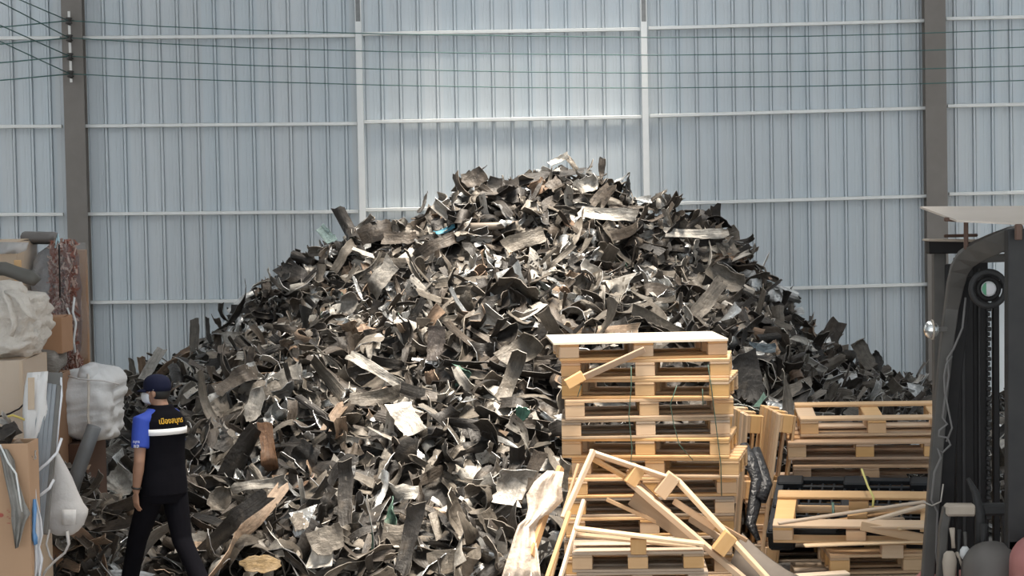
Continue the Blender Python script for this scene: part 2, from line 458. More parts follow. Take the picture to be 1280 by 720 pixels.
def px_m(px): return px / 118.0
special('scrap_sheet', 476, 348, 55, 'sheet', 3, .50, .20, 'flat silvery grey sheet slanting on the upper left face of the heap', bend=.5, gutter=.25, lean=.5)
special('scrap_leaf', 437, 376, 88, 'leaf', 3, .34, .19, 'pale leaf-shaped scrap plate standing upright left of the silvery sheet', bend=.3, gutter=.8)
special('scrap_sheet', 508, 524, -62, 'sheet', 3, .36, .21, 'pale ribbed rectangular sheet lying mid-heap', bend=.2, gutter=.2, lean=.6, crumple=.006)
special('scrap_strip', 430, 318, 62, 'strip', 2, .48, .11, 'taupe bent strip rising on the upper left shoulder of the heap', bend=-.8)
special('scrap_sheet', 470, 288, 20, 'sheet', 1, .46, .22, 'dark brown curved plate on the left shoulder of the heap, against the wall', bend=-.9, gutter=-.5)
special('scrap_sheet', 408, 294, -50, 'sheet', 6, .26, .12, 'greenish grey coated scrap flap on the left skyline of the heap', bend=.4, colour=(.24, .33, .32))
special('scrap_shard', 652, 519, 70, 'shard', 6, .17, .11, 'small dull green scrap shard left of the tall pallet stack', lift=.2, colour=(.10, .24, .18))
special('scrap_strip', 335, 565, -82, 'strip', 5, .58, .13, 'rust brown upright strip in the lower middle of the heap', bend=.3, gutter=.5, colour=(.20, .105, .055))
special('scrap_strip', 432, 622, -88, 'strip', 0, .70, .12, 'long charcoal strip hanging down the lower heap face', bend=.3, gutter=.3)
special('scrap_strip', 512, 672, 78, 'strip', 0, .62, .13, 'broad charcoal strip standing on end near the foot of the heap', bend=.5, gutter=.3)
special('scrap_sheet', 404, 688, 80, 'sheet', 3, .33, .20, 'pale upright folded sheet at the foot of the heap', bend=.2, gutter=1.0, lift=.22)
special('scrap_sheet', 408, 676, 20, 'sheet', 2, .30, .20, 'grey flap leaning against the pale folded sheet at the heap foot', bend=.6, gutter=.3, lift=.3)
special('scrap_sheet', 640, 610, 75, 'sheet', 3, .36, .24, 'ragged light grey sheet beside the cream plastic film', bend=.5, lift=.2, ragged=.2)
special('scrap_strip', 500, 298, 0, 'strip', 1, .42, .14, 'flat dark plate lying under the crest on the left side', bend=.2)
special('scrap_sheet', 545, 430, 88, 'sheet', 1, .36, .16, 'dark brown upright sheet at the centre of the heap', bend=.3, gutter=.6, colour=(.06, .048, .042))
special('scrap_strip', 760, 268, -4, 'strip', 3, .68, .13, 'light grey flat strip lying across the upper right of the heap', bend=.2, gutter=.3)
special('scrap_strip', 870, 292, -2, 'strip', 3, .75, .10, 'pale horizontal strip near the right skyline of the heap', bend=.1, gutter=.4)
special('scrap_strip', 930, 302, 14, 'strip', 0, .36, .06, 'thin dark strip with a hooked tip jutting from the right skyline', bend=1.5, lift=.16)
special('scrap_channel', 905, 350, -32, 'channel', 2, .52, .26, 'grey gutter-shaped scrap panel on the right slope of the heap', gutter=1.8)
special('scrap_strip', 885, 375, 55, 'strip', 2, .50, .15, 'grey upright strip above the top pallet on the right slope', bend=.2)
special('scrap_strip', 1078, 440, 115, 'strip', 2, .44, .16, 'crumpled grey strip standing up on the low right end of the heap', crumple=.03, lift=.14)
special('scrap_shard', 1096, 452, 100, 'leaf', 0, .26, .13, 'black rounded shard on the low right skyline of the heap', lift=.12)
special('scrap_sheet', 953, 435, -4, 'sheet', 0, .28, .09, 'blue-grey slab right of the top pallet', colour=(.10, .13, .15), lift=.2)
special('scrap_strip', 935, 475, -80, 'strip', 0, .56, .26, 'broad dark rubbery flap hanging right of the pallet stack', bend=.6, gutter=.6, lift=.2)
special('scrap_sheet', 650, 440, 35, 'sheet', 2, .45, .24, 'large taupe bent sheet left of the top pallet', bend=.9, lift=.2)
special('scrap_strip', 640, 470, 70, 'strip', 2, .60, .14, 'long taupe strip curling down beside the pallet stack', bend=1.2, lift=.2)
special('scrap_sheet', 318, 506, 75, 'leaf', 3, .38, .16, 'pale upright slab in the left middle of the heap', bend=.3)
special('scrap_sheet', 470, 497, 10, 'strip', 2, .56, .13, 'grey curved strip lying above the pale ribbed sheet', bend=.7)
special('scrap_strip', 470, 462, -32, 'strip', 3, .68, .10, 'long pale grey strip running down the middle of the heap', bend=-.6)
special('scrap_strip', 300, 470, 40, 'strip', 1, .60, .16, 'dark brown strip slanting up behind the walking man', bend=.3)
special('scrap_strip', 243, 420, 92, 'strip', 2, .42, .11, 'grey upright strip on the left skyline behind the walking man', bend=.2, lift=.1)
special('scrap_strip', 260, 412, 96, 'strip', 0, .30, .05, 'thin black strip standing on the left skyline', bend=.2, lift=.1)
special('scrap_strip', 190, 456, 62, 'strip', 3, .46, .12, 'pale flat strip leaning above the dark cap of the walking man', bend=.1, lift=.15)
special('scrap_sheet', 325, 606, 4, 'strip', 3, .58, .09, 'light grey wavy strip lying low on the heap right of the walking man', bend=.8, crumple=.03, lift=.2)
special('scrap_sheet', 150, 605, 50, 'sheet', 3, .34, .24, 'crumpled pale foil-like sheet left of the walking man', crumple=.03, lift=.2)
special('scrap_sheet', 275, 625, 60, 'leaf', 2, .30, .20, 'rounded taupe plate right of the walking man\'s hip', gutter=.8, lift=.2)
special('scrap_sheet', 325, 705, 4, 'leaf', 5, .34, .14, 'amber brown curled flap at the very foot of the heap', colour=(.27, .18, .08), lift=.25, gutter=.6)
special('scrap_strip', 698, 200, 32, 'strip', 3, .26, .07, 'pale strip forming the left half of the peak on the heap', bend=.1, lift=.14)
special('scrap_strip', 714, 203, -58, 'strip', 2, .24, .06, 'darker strip sloping down right from the peak of the heap', bend=.1, lift=.14)
special('scrap_shard', 752, 212, 86, 'shard', 1, .30, .07, 'dark pointed shard sticking up right of the peak', lift=.12)
special('scrap_sheet', 735, 232, 20, 'sheet', 3, .26, .22, 'pale rounded bulging plate just under the peak', gutter=1.6, lift=.1)
special('scrap_sheet', 592, 224, 30, 'sheet', 1, .32, .20, 'dark brown folded plate on the left of the crest', gutter=.8, lift=.1)
special('scrap_sheet', 655, 300, 22, 'sheet', 2, .52, .18, 'broad taupe sheet slanting below the long bar near the crest', bend=-.4)
special('scrap_strip', 560, 300, 25, 'strip', 1, .72, .15, 'dark sweeping strip beneath the long bar', bend=-1.0)
special('scrap_strip', 556, 288, 24, 'strip', 6, .26, .05, 'small bright blue strip at the end of the long bar', colour=(.10, .33, .45), lift=.16)

# nothing loose lies on top of these
_bx = []
for p in specials:
    x_, y_, d_ = project(p['V'][:NG]); cx_, cy_ = (x_.min() + x_.max()) / 2, (y_.min() + y_.max()) / 2
    _bx.append((cx_, cy_, np.ptp(x_) * .40, np.ptp(y_) * .40, d_.mean()))
_bx = np.array(_bx); keep = []
for p in pieces:
    x_, y_, d_ = project(p['V'][:NG]); cut = False
    for cx_, cy_, hx, hy_, dd in _bx:
        if d_.min() < dd + .03 and x_.max() > cx_ - hx and x_.min() < cx_ + hx:
            inside = (np.abs(x_ - cx_) < hx) & (np.abs(y_ - cy_) < hy_) & (d_ < dd + .03)
            if inside.sum() >= 3: cut = True; break
    if not cut: keep.append(p)
pieces = keep + specials
# ---- which pieces show largest: a coarse depth buffer
PV = np.stack([p['V'] for p in pieces])                      # (n, NVP, 3)
NPC = len(pieces)
g = PV[:, :NG].reshape(NPC, NXG, NYG, 3)
dens = []
for a in np.linspace(0, 1, 5)[:-1]:
    for b in np.linspace(0, 1, 5)[:-1]:
        q = (g[:, :-1, :-1] * (1 - a) * (1 - b) + g[:, 1:, :-1] * a * (1 - b) + g[:, :-1, 1:] * (1 - a) * b + g[:, 1:, 1:] * a * b)
        dens.append(q.reshape(NPC, -1, 3))
dens = np.concatenate(dens, 1)
ids = np.repeat(np.arange(NPC), dens.shape[1])
px, py, dp = project(dens.reshape(-1, 3))
# where other things stand in front
block = np.zeros(px.shape, bool)
for (x0, y0, x1, y1) in ((690, 412, 925, 720), (945, 512, 1165, 720), (1165, 250, 1290, 720), (170, 470, 245, 720), (0, 300, 75, 720), (75, 462, 140, 560)):
    block |= (px > x0) & (px < x1) & (py > y0) & (py < y1)
ok = (px > 0) & (px < 1280) & (py > 0) & (py < 720) & ~block
gx = (px[ok] / 3).astype(int); gy = (py[ok] / 3).astype(int)
cell = gy * 430 + gx
order = np.lexsort((dp[ok], cell))
cs = cell[order]; first = np.r_[True, cs[1:] != cs[:-1]]
win = ids[ok][order][first]
share = np.bincount(win, minlength=NPC)
cxs = np.zeros(NPC); cys = np.zeros(NPC)
np.add.at(cxs, win, (cs[first] % 430) * 3 + 1.5); np.add.at(cys, win, (cs[first] // 430) * 3 + 1.5)
cxs /= np.maximum(share, 1); cys /= np.maximum(share, 1)
rank = share.copy()
for i, p in enumerate(pieces):
    if 'label' in p: rank[i] += 10 ** 6
chosen = np.argsort(-rank)[:300]
chosen_set = set(int(i) for i in chosen)

# ---- material of the scrap: colour and gloss are the piece's own
sm = bpy.data.materials.new('scrap_metal'); sm.use_nodes = True
nt = sm.node_tree; bs = nt.nodes['Principled BSDF']
ca = nt.nodes.new('ShaderNodeVertexColor'); ca.layer_name = 'Col'
tcn = nt.nodes.new('ShaderNodeTexCoord')
n1 = nt.nodes.new('ShaderNodeTexNoise'); n1.inputs['Scale'].default_value = 14; n1.inputs['Detail'].default_value = 6; n1.inputs['Roughness'].default_value = .65
nt.links.new(tcn.outputs['Object'], n1.inputs['Vector'])
uvn = nt.nodes.new('ShaderNodeAttribute'); uvn.attribute_name = 'grain'
ns = nt.nodes.new('ShaderNodeTexNoise'); ns.inputs['Scale'].default_value = 1.0; ns.inputs['Detail'].default_value = 5; ns.inputs['Roughness'].default_value = .6
nt.links.new(uvn.outputs['Vector'], ns.inputs['Vector'])
add_ = nt.nodes.new('ShaderNodeMath'); add_.operation = 'ADD'
half = nt.nodes.new('ShaderNodeMath'); half.operation = 'MULTIPLY'; half.inputs[1].default_value = .5
mr = nt.nodes.new('ShaderNodeMapRange'); mr.inputs[1].default_value = .34; mr.inputs[2].default_value = .66; mr.inputs[3].default_value = .42; mr.inputs[4].default_value = 1.15
nt.links.new(n1.outputs['Fac'], add_.inputs[0]); nt.links.new(ns.outputs['Fac'], add_.inputs[1]); nt.links.new(add_.outputs[0], half.inputs[0]); nt.links.new(half.outputs[0], mr.inputs[0])
mx = nt.nodes.new('ShaderNodeMix'); mx.data_type = 'RGBA'; mx.blend_type = 'MULTIPLY'; mx.inputs['Factor'].default_value = 1
nt.links.new(ca.outputs['Color'], mx.inputs['A']); nt.links.new(mr.outputs[0], mx.inputs['B'])
n3 = nt.nodes.new('ShaderNodeTexNoise'); n3.inputs['Scale'].default_value = 5; n3.inputs['Detail'].default_value = 4
nt.links.new(tcn.outputs['Object'], n3.inputs['Vector'])
dr = nt.nodes.new('ShaderNodeMapRange'); dr.inputs[1].default_value = .56; dr.inputs[2].default_value = .72; dr.inputs[3].default_value = 0; dr.inputs[4].default_value = .55
nt.links.new(n3.outputs['Fac'], dr.inputs[0])
mx2 = nt.nodes.new('ShaderNodeMix'); mx2.data_type = 'RGBA'
mx2.inputs['B'].default_value = (.13, .105, .08, 1)                # dust
nt.links.new(dr.outputs[0], mx2.inputs['Factor']); nt.links.new(mx.outputs['Result'], mx2.inputs['A'])
nt.links.new(mx2.outputs['Result'], bs.inputs['Base Color'])
mmul = nt.nodes.new('ShaderNodeMath'); mmul.operation = 'MULTIPLY'; mmul.inputs[1].default_value = .75
nt.links.new(ca.outputs['Alpha'], mmul.inputs[0]); nt.links.new(mmul.outputs[0], bs.inputs['Metallic'])
rr = nt.nodes.new('ShaderNodeMapRange'); rr.inputs[3].default_value = .62; rr.inputs[4].default_value = .30
nt.links.new(ca.outputs['Alpha'], rr.inputs[0]); nt.links.new(rr.outputs[0], bs.inputs['Roughness'])
bpn = nt.nodes.new('ShaderNodeBump'); bpn.inputs['Strength'].default_value = .6; bpn.inputs['Distance'].default_value = .016
n4 = nt.nodes.new('ShaderNodeTexNoise'); n4.inputs['Scale'].default_value = 22; n4.inputs['Detail'].default_value = 5
nt.links.new(tcn.outputs['Object'], n4.inputs['Vector'])
add2 = nt.nodes.new('ShaderNodeMath'); add2.operation = 'ADD'; nt.links.new(n4.outputs['Fac'], add2.inputs[0]); nt.links.new(ns.outputs['Fac'], add2.inputs[1])
nt.links.new(add2.outputs[0], bpn.inputs['Height']); nt.links.new(bpn.outputs[0], bs.inputs['Normal'])
M['scrap'] = sm

_one = np.concatenate([_st, _st, _st[_rim], _st[_rim]]).astype(np.float32)
def grain_of(npieces, nhead, seed=0):
    """per-vertex coordinates that run along each piece, so its rolled streaks do too"""
    r = np.random.default_rng(seed); out = np.zeros((nhead + npieces * NVP, 3), np.float32)
    for k in range(npieces):
        s_ = out[nhead + k * NVP: nhead + (k + 1) * NVP]
        s_[:, 0] = _one[:, 0] * 2.2; s_[:, 1] = _one[:, 1] * 5.0; s_[:, 2] = r.uniform(0, 500)
    return out
def quads_mesh(name, V, Q, C, material, smooth=True, grain=None):
    me = bpy.data.meshes.new(name)
    me.vertices.add(len(V)); me.vertices.foreach_set('co', np.ascontiguousarray(V, np.float32).ravel())
    me.loops.add(Q.size); me.loops.foreach_set('vertex_index', np.ascontiguousarray(Q, np.int32).ravel())
    me.polygons.add(len(Q)); me.polygons.foreach_set('loop_start', np.arange(0, Q.size, 4, dtype=np.int32))
    try: me.polygons.foreach_set('loop_total', np.full(len(Q), 4, np.int32))
    except Exception: pass
    me.polygons.foreach_set('use_smooth', np.full(len(Q), smooth))
    at_ = me.color_attributes.new('Col', 'FLOAT_COLOR', 'POINT')
    at_.data.foreach_set('color', np.ascontiguousarray(C, np.float32).ravel())
    if grain is None and len(V) == NVP: grain = grain_of(1, 0, int(abs(V[0, 0]) * 1e4))
    if grain is not None:
        gt = me.attributes.new('grain', 'FLOAT_VECTOR', 'POINT'); gt.data.foreach_set('vector', grain.ravel())
    me.materials.append(material); me.update(calc_edges=True)
    return me

# heap body: the mass that the loose pieces lie on, and all the smaller pieces
gxs = np.linspace(-6.6, 6.8, 150); gys = np.linspace(16.2, 28.2, 130)
GX, GY = np.meshgrid(gxs, gys, indexing='ij')
GZ = np.maximum(heap_z(GX, GY) - .10, 0.002) + rng.normal(0, .02, GX.shape) * (heap_z(GX, GY) > .15)
GZ = np.maximum(GZ, .002)
hv_ = np.stack([GX, GY, GZ], -1).reshape(-1, 3); hi_ = np.arange(150 * 130).reshape(150, 130)
hq = np.stack([hi_[:-1, :-1], hi_[1:, :-1], hi_[1:, 1:], hi_[:-1, 1:]], -1).reshape(-1, 4)
zc = GZ.reshape(-1)[hq].max(1); hq = hq[zc > .02]
hc = np.zeros((len(hv_), 4), np.float32); hc[:, :3] = (.028, .025, .022); hc[:, 3] = .1
rest = [i for i in range(NPC) if i not in chosen_set]
VV = [hv_] + [pieces[i]['V'] for i in rest]; CC = [hc] + [pieces[i]['C'] for i in rest]
QQ = [hq] + [QP + len(hv_) + k * NVP for k in range(len(rest))]
heap = mesh_obj('scrap_heap', quads_mesh('scrap_heap', np.concatenate(VV), np.concatenate(QQ), np.concatenate(CC), M['scrap'], grain=grain_of(len(rest), len(hv_), 3)))
tag(heap, 'huge mound of shredded dark and silvery sheet metal scrap against the wall', 'scrap heap', kind='stuff')

# ---- the 300 largest showing pieces are things of their own
ZONES = [  # x0, y0, x1, y1, words
    (560, 180, 800, 262, 'on the crest of the heap'),
    (430, 250, 560, 330, 'on the upper left shoulder of the heap'),
    (560, 262, 700, 330, 'below the crest beside the long bar'),
    (700, 262, 880, 330, 'below the crest above the pallet stack'),
    (800, 200, 1000, 330, 'on the upper right skyline of the heap'),
    (700, 330, 900, 415, 'just above the top pallet'),
    (880, 330, 1010, 420, 'on the steep right slope of the heap'),
    (900, 400, 1170, 520, 'low on the right slope above the heaped pallets'),
    (280, 300, 430, 400, 'on the left slope near the skyline'),
    (430, 330, 560, 400, 'around the silvery slanting sheet'),
    (560, 330, 700, 420, 'in the middle of the upper heap face'),
    (150, 380, 290, 470, 'on the left skyline above the walking man'),
    (290, 400, 420, 480, 'left of centre on the heap face'),
    (420, 400, 560, 480, 'in the centre of the heap face'),
    (560, 420, 700, 520, 'left of the upper pallets of the tall stack'),
    (420, 480, 560, 570, 'around the pale ribbed rectangular sheet'),
    (560, 520, 700, 600, 'left of the lower pallets of the tall stack'),
    (240, 480, 330, 570, 'right of the walking man\'s vest'),
    (330, 480, 420, 570, 'beside the rust brown upright strip'),
    (240, 570, 330, 650, 'right of the walking man\'s hip'),
    (330, 570, 470, 650, 'low on the heap beside the long charcoal strip'),
    (470, 570, 640, 650, 'low on the heap left of the cream film'),
    (240, 650, 400, 720, 'at the heap foot beside the man\'s legs'),
    (400, 650, 520, 720, 'at the heap foot near the pale folded sheet'),
    (520, 650, 700, 720, 'at the heap foot left of the cream film'),
    (60, 440, 180, 570, 'between the white bulk bag and the walking man'),
    (60, 570, 180, 720, 'left of the walking man\'s legs'),
    (900, 500, 1000, 720, 'between the two groups of pallets')]
NOUN = {'strip': ('strip', ['twisted', 'curved', 'narrow', 'bent']), 'sheet': ('sheet', ['torn', 'buckled', 'wide', 'folded']),
        'shard': ('shard', ['pointed', 'jagged', 'small', 'tapered']), 'channel': ('channel', ['gutter-shaped', 'rolled', 'trough-like', 'half-round']),
        'foil': ('foil scrap', ['crumpled', 'creased', 'shrivelled', 'crinkled']), 'leaf': ('plate', ['rounded', 'oval', 'smooth', 'broad'])}
used = {}
def zone_words(x, y):
    for (x0, y0, x1, y1, w) in ZONES:
        if x0 <= x <= x1 and y0 <= y <= y1: return w
    return 'on the far edge of the heap'
for i in chosen:
    p = pieces[int(i)]
    c = p['V'].mean(0)
    noun, adjs = NOUN[p['kind']]
    if 'label' in p: label, name = p['label'], p['name']
    else:
        name = {'foil': 'scrap_foil'}.get(p['kind'], 'scrap_' + noun.split()[0]); shade = SHADES[p['shade']][0]
        z = zone_words(cxs[i], cys[i]); label = None
        V_ = p['V']; ext = project(V_[:NG]); wx = np.ptp(ext[0]); wy = np.ptp(ext[1])
        lie = 'standing upright' if wy > 1.5 * wx else ('lying level' if wx > 1.9 * wy else 'lying aslant')
        for lab in (f'{shade} {adjs[0]} {noun} {lie} {z}', f'smaller {shade} {adjs[0]} {noun} {lie} {z}', f'smallest {shade} {adjs[0]} {noun} {lie} {z}', f'{shade} {adjs[1]} {noun} {lie} {z}', f'{shade} {adjs[3]} {noun} {lie} {z}'):
            lab = ' '.join(lab.split())
            if lab not in used: label = lab; break
        label = label or lab
    used[label] = used.get(label, 0) + 1
    me = quads_mesh(name, p['V'] - c, QP, p['C'], M['scrap'])
    o = mesh_obj(name, me, loc=tuple(c))
    tag(o, label, p.get('cat', 'scrap piece'), 'torn scrap pieces on the heap')

# long bar near the crest
a, b = at_heap(572, 284, .2), at_heap(662, 279, .2); b.y = a.y + .1
b = at(662, 279, b.y)
V, F = tube_data([a, a.lerp(b, .5) - Vector((0, 0, .01)), b], [.045, .042, .036], 10)
tag(mesh_obj('metal_bar', pydata('metal_bar', V, F, True), mat('bar_metal', (.17, .14, .115), .6, .2, noise=(9, .8, (.26, .22, .18)))), 'long straight brown-grey bar lying level below the crest of the heap', 'bar')

# ------------------------------------------------------------------ wires on the wall
YWI = WY - .42
WP = [(104, 26.5, 48.5, 71.5, 93.5), (200, 33, 54.5, 77, 98), (320, 38, 60, 82, 102), (480, 42.5, 64.5, 86.5, 106.5), (650, 45, 67.5, 90, 109.5), (820, 47, 69, 91.5, 110), (1000, 45.5, 67, 89.5, 108), (1140, 42, 63.5, 86.5, 105), (1280, 37, 59, 82.5, 100.5), (1500, 25, 47, 71, 89), (1900, -8, 14, 38, 58)]
ordw = ['uppermost', 'second', 'third', 'lowest']
rack = empty('insulator_rack', at(87, 100, WY - .24), label='white insulator rack with four dark spools on the grey column', cat='insulator rack')
ri = parent_inv(rack)
pa, pb = at(86, 14, WY - .25), at(89, 103, WY - .25)
bar('rack_strip', pa, pb, .035, .012, M['insul'], rack, up=(0, 1, 0))
SP = []
for k, yy in enumerate((26, 47.5, 70.5, 92.5)):
    c = at(86 + (yy - 26) * .03, yy, WY - .34); SP.append(c)
    V, F = loft_data([ell(ri @ (c + Vector((0, 0, dz))), r, r, 12) for dz, r in ((-.045, .03), (-.035, .05), (-.012, .03), (.012, .03), (.035, .05), (.045, .03))])
    mesh_obj('spool', pydata('spool', V, F, True), M['dark_metal'], rack)
    bar('spool_bolt', c + Vector((0, .09, -.05)), c + Vector((0, -.02, -.05)), .03, .012, M['dark_metal'], rack)
for k in range(4):
    pts = [SP[k] + Vector((.03, 0, 0))] + [at(w[0], w[1 + k], YWI) for w in WP[1:]]
    tag(tube('overhead_wire', pts, .007, M['wire'], n=5), f'{ordw[k]} of the four thin green wires strung across the wall', 'wire', 'green wires across the wall')
for k, (y0) in enumerate((31, 50.5, 74, 96)):
    pts = catenary(SP[k] - Vector((.03, 0, 0)), at(-420, y0 + 12, YWI), .1, 8)
    tag(tube('side_wire', pts, .009, M['wire'], n=5), f'{ordw[k]} of the level wire stubs left of the insulator rack', 'wire', 'level wires left of the rack')
for k, (x1, y1) in enumerate(((22, -3), (-2, 0), (-2, 29), (4, 52))):
    s = SP[k]; e = at(x1, y1, 26.5); e2 = s + (e - s) * 2.6
    tag(tube('service_wire', [s, s.lerp(e2, .5) - Vector((0, 0, .02)), e2], .008, M['wire'], n=5), f'{ordw[k]} of the slanting wires running up left from the insulators', 'wire', 'slanting wires at the rack')

# ------------------------------------------------------------------ wooden pallets
M['wood_lath'] = wood('lath_wood', (.62, .44, .27), (.74, .57, .39))
def pallet(name, loc, rot, label, group, W=1.25, D=.80, mt='wood', bm='wood_block', decks=5, skip=(), sheet=False, label_board=None, cat='pallet', top_skip=()):
    """origin at the middle of the front bottom edge; front looks to -Y"""
    root = empty(name, loc, rot, label, cat, group)
    w, b = M[mt], M[bm]; bw = .145
    for j, y in enumerate((.05, D / 2, D - .05)):
        if ('bottom', j) not in skip: box('bottom_board', (0, y, .010), (W, .10, .020), w, root)
    for i, x in enumerate((-W / 2 + bw / 2, 0, W / 2 - bw / 2)):
        for j, y in enumerate((.055, D / 2, D - .055)):
            if ('block', i, j) not in skip: box('block', (x, y, .0625), (bw, .10, .083), b, root)
        if ('cross', i) not in skip: box('cross_board', (x, D / 2, .1145), (bw, D, .019), w, root)
    if sheet: box('deck_sheet', (-.025, D / 2 - .01, .134), (W + .05, D + .06, .020), M['wood_pale'], root, bevel=.002)
    else:
        bwid = .115 if decks > 4 else .14
        for j in range(decks):
            if j in top_skip: continue
            y = bwid / 2 + j * (D - bwid) / (decks - 1)
            box('deck_board', (0, y, .1355), (W, bwid, .022), w, root)
    return root
PH = .147
YS = 15.8
rows = [(697, 912, 2.5), (697, 915, -7), (695, 916, -11), (701, 922, -1), (697, 917, -2), (697, 915, -10), (708, 928, -11), (705, 925, -3), (703, 922, -4), (702, 922, -2), (700, 920, -3), (702, 922, -1), (700, 921, -2)]
names_ = ['topmost', 'second', 'third', 'fourth', 'fifth', 'sixth', 'seventh', 'eighth', 'ninth', 'tenth', 'eleventh', 'twelfth', 'bottom']
for k, (l, r, yaw) in enumerate(rows):
    n = len(rows) - 1 - k
    y = 425 + 24.6 * k; x = (at(l, y, YS).x + at(r, y, YS).x) / 2
    lab = f'{names_[k]} pallet from the top of the tall stack before the heap'
    if k == 0: lab = 'topmost pallet of the tall stack, with a bright pale plywood deck'
    if k == 12: lab = 'bottom pallet of the tall stack before the heap'
    pallet('wooden_pallet', (x, YS, n * PH), (0, 0, math.radians(yaw)), lab, 'pallets of the tall stack', W=1.25, sheet=(k == 0), decks=5 + (k % 2),
           mt=['wood', 'wood', 'wood', 'wood', 'wood_grey', 'wood', 'wood', 'wood', 'wood_grey', 'wood', 'wood_grey', 'wood', 'wood'][k])
# paper slip in the top pallet, board stuck in the stack
p = at(824, 424, YS + .01)
box('paper_slip', p, (.045, .004, .085), mat('paper', (.82, .81, .77), .8), None)
tag(bpy.data.objects['paper_slip'], 'white paper slip on the centre block of the topmost pallet', 'paper')
st = empty('broken_batten', at(700, 487, YS - .09), label='broken batten with a nailed block slanting across the stack\'s upper left', cat='batten')
bar('batten', at(716, 478, YS - .08), at(806, 437, YS - .05), .022, .05, M['wood_brown'], st, roll=.3)
bar('block', at(708, 481, YS - .10), at(729, 469, YS - .09), .06, .075, M['wood_block'], st)
# green straps
M['strap'] = mat('green_strap', (.055, .115, .085), .45)
for pts, lab in (([(789, 458), (789, 485), (786, 520), (790, 560), (788, 583)], 'green strap hanging down the middle of the tall pallet stack'),
                 ([(846, 482), (838, 505), (842, 530), (849, 556), (866, 575)], 'green strap curling in the right-hand openings of the tall stack'),
                 ([(885, 456), (890, 490), (896, 540), (901, 580), (902, 620)], 'green strap running down the right end of the tall stack'),
                 ([(878, 486), (879, 507)], 'short green strap stub beside the right strap of the stack'),
                 ([(727, 480), (722, 496)], 'short dark green strap end below the broken batten')):
    P_ = [at(x, y, YS - .10 - .004 * i) for i, (x, y) in enumerate(pts)]
    tag(tube('green_strap', P_, .012, M['strap'], n=6, squash=.3), lab, 'strap', 'green straps on the tall stack')

# small pallet stack in front
YF = 15.15
for k in range(3):
    x = at(797.5, 705, YF).x
    pallet('small_pallet', (x + (.03 if k == 1 else 0), YF, k * PH), (0, 0, math.radians(-1 - k)), ['bottom pallet of the low stack in front of the tall stack', 'middle pallet of the low stack in front of the tall stack', 'grey weathered top pallet of the low stack before the tall stack'][k], 'pallets of the low front stack', W=.94, D=.55, mt='wood_grey')
bp_ = empty('broken_pallet_end', at(800, 690, YF + .05), label='pale split board on one block, lying on the low front stack', cat='broken pallet')
bar('deck_board', at(718, 660, YF - .03), at(880, 680, YF - .03), .12, .022, M['wood_lath'], bp_)
bar('deck_board', at(720, 668, YF + .25), at(870, 683, YF + .2), .12, .02, M['wood_grey'], bp_)
bar('block', at(798, 673, YF + .0), at(798, 692, YF + .0), .11, .09, M['wood_block'], bp_)

# leaning broken pallet
lp = empty('leaning_pallet', at(900, 720, 15.2), label='broken pallet frame leaning steeply against the front of the tall stack', cat='broken pallet')
YL0, YL1 = 15.62, 15.12
bar('board', at(737, 565, YL0 + .05), at(848, 602, YL0 - .08), .09, .022, M['wood_lath'], lp, up=(0, .5, 1))
bar('board', at(738, 572, YL0 + .10), at(800, 606, YL0), .08, .02, M['wood'], lp, up=(0, .5, 1))
bar('rail', at(786, 601, YL0), at(932, 726, YL1), .05, .045, M['wood'], lp)
bar('rail', at(846, 600, YL0 - .05), at(962, 726, YL1 - .02), .05, .035, M['wood_lath'], lp)
bar('rail', at(784, 588, YL0 + .06), at(838, 640, YL0 - .1), .03, .02, M['wood_brown'], lp)
bar('block', at(786, 605, YL0 - .02), at(800, 583, YL0 - .0), .10, .09, M['wood_block'], lp)
bar('block', at(824, 619, YL0 - .06), at(843, 594, YL0 - .06), .12, .10, M['wood_block'], lp)
bar('block', at(897, 690, YL1 + .08), at(914, 668, YL1 + .08), .11, .10, M['wood_block'], lp)
bar('slat', at(842, 626, YL0 - .04), at(894, 660, YL0 - .20), .02, .05, M['wood'], lp)
bar('slat', at(862, 648, YL0 - .06), at(905, 676, YL0 - .22), .02, .05, M['wood_grey'], lp)
bar('slat', at(880, 645, YL0 + .0), at(934, 676, YL0 - .1), .02, .03, M['wood_brown'], lp)
bar('deck_board', at(790, 622, YL0 + .06), at(868, 676, YL0 - .1), .02, .12, M['wood_grey'], lp)
# laths standing and lying around
for a, b, ya, yb, w, h, mt_, lab in (
        ((742, 563), (704, 648), 15.62, 15.35, .03, .045, 'wood_lath', 'broad pale lath leaning on the left of the tall stack'),
        ((712, 640), (684, 722), 15.36, 15.08, .03, .03, 'wood', 'crooked tan lath left of the low front stack'),
        ((730, 625), (700, 724), 15.40, 15.05, .025, .035, 'wood_lath', 'thin pale lath standing beside the low front stack'),
        ((723, 580), (703, 645), 15.7, 15.5, .02, .022, 'wood_brown', 'short reddish brown lath at the left edge of the tall stack'),
        ((698, 690), (689, 724), 15.3, 15.2, .02, .02, 'wood_block', 'short orange lath stub at the bottom left of the low stack'),
        ((758, 624), (846, 664), 15.66, 15.6, .02, .03, 'wood', 'tan lath slanting behind the leaning broken pallet')):
    o = bar('wooden_lath', at(*a, ya), at(*b, yb), w, h, M[mt_]); tag(o, lab, 'lath', 'loose laths at the tall stack')
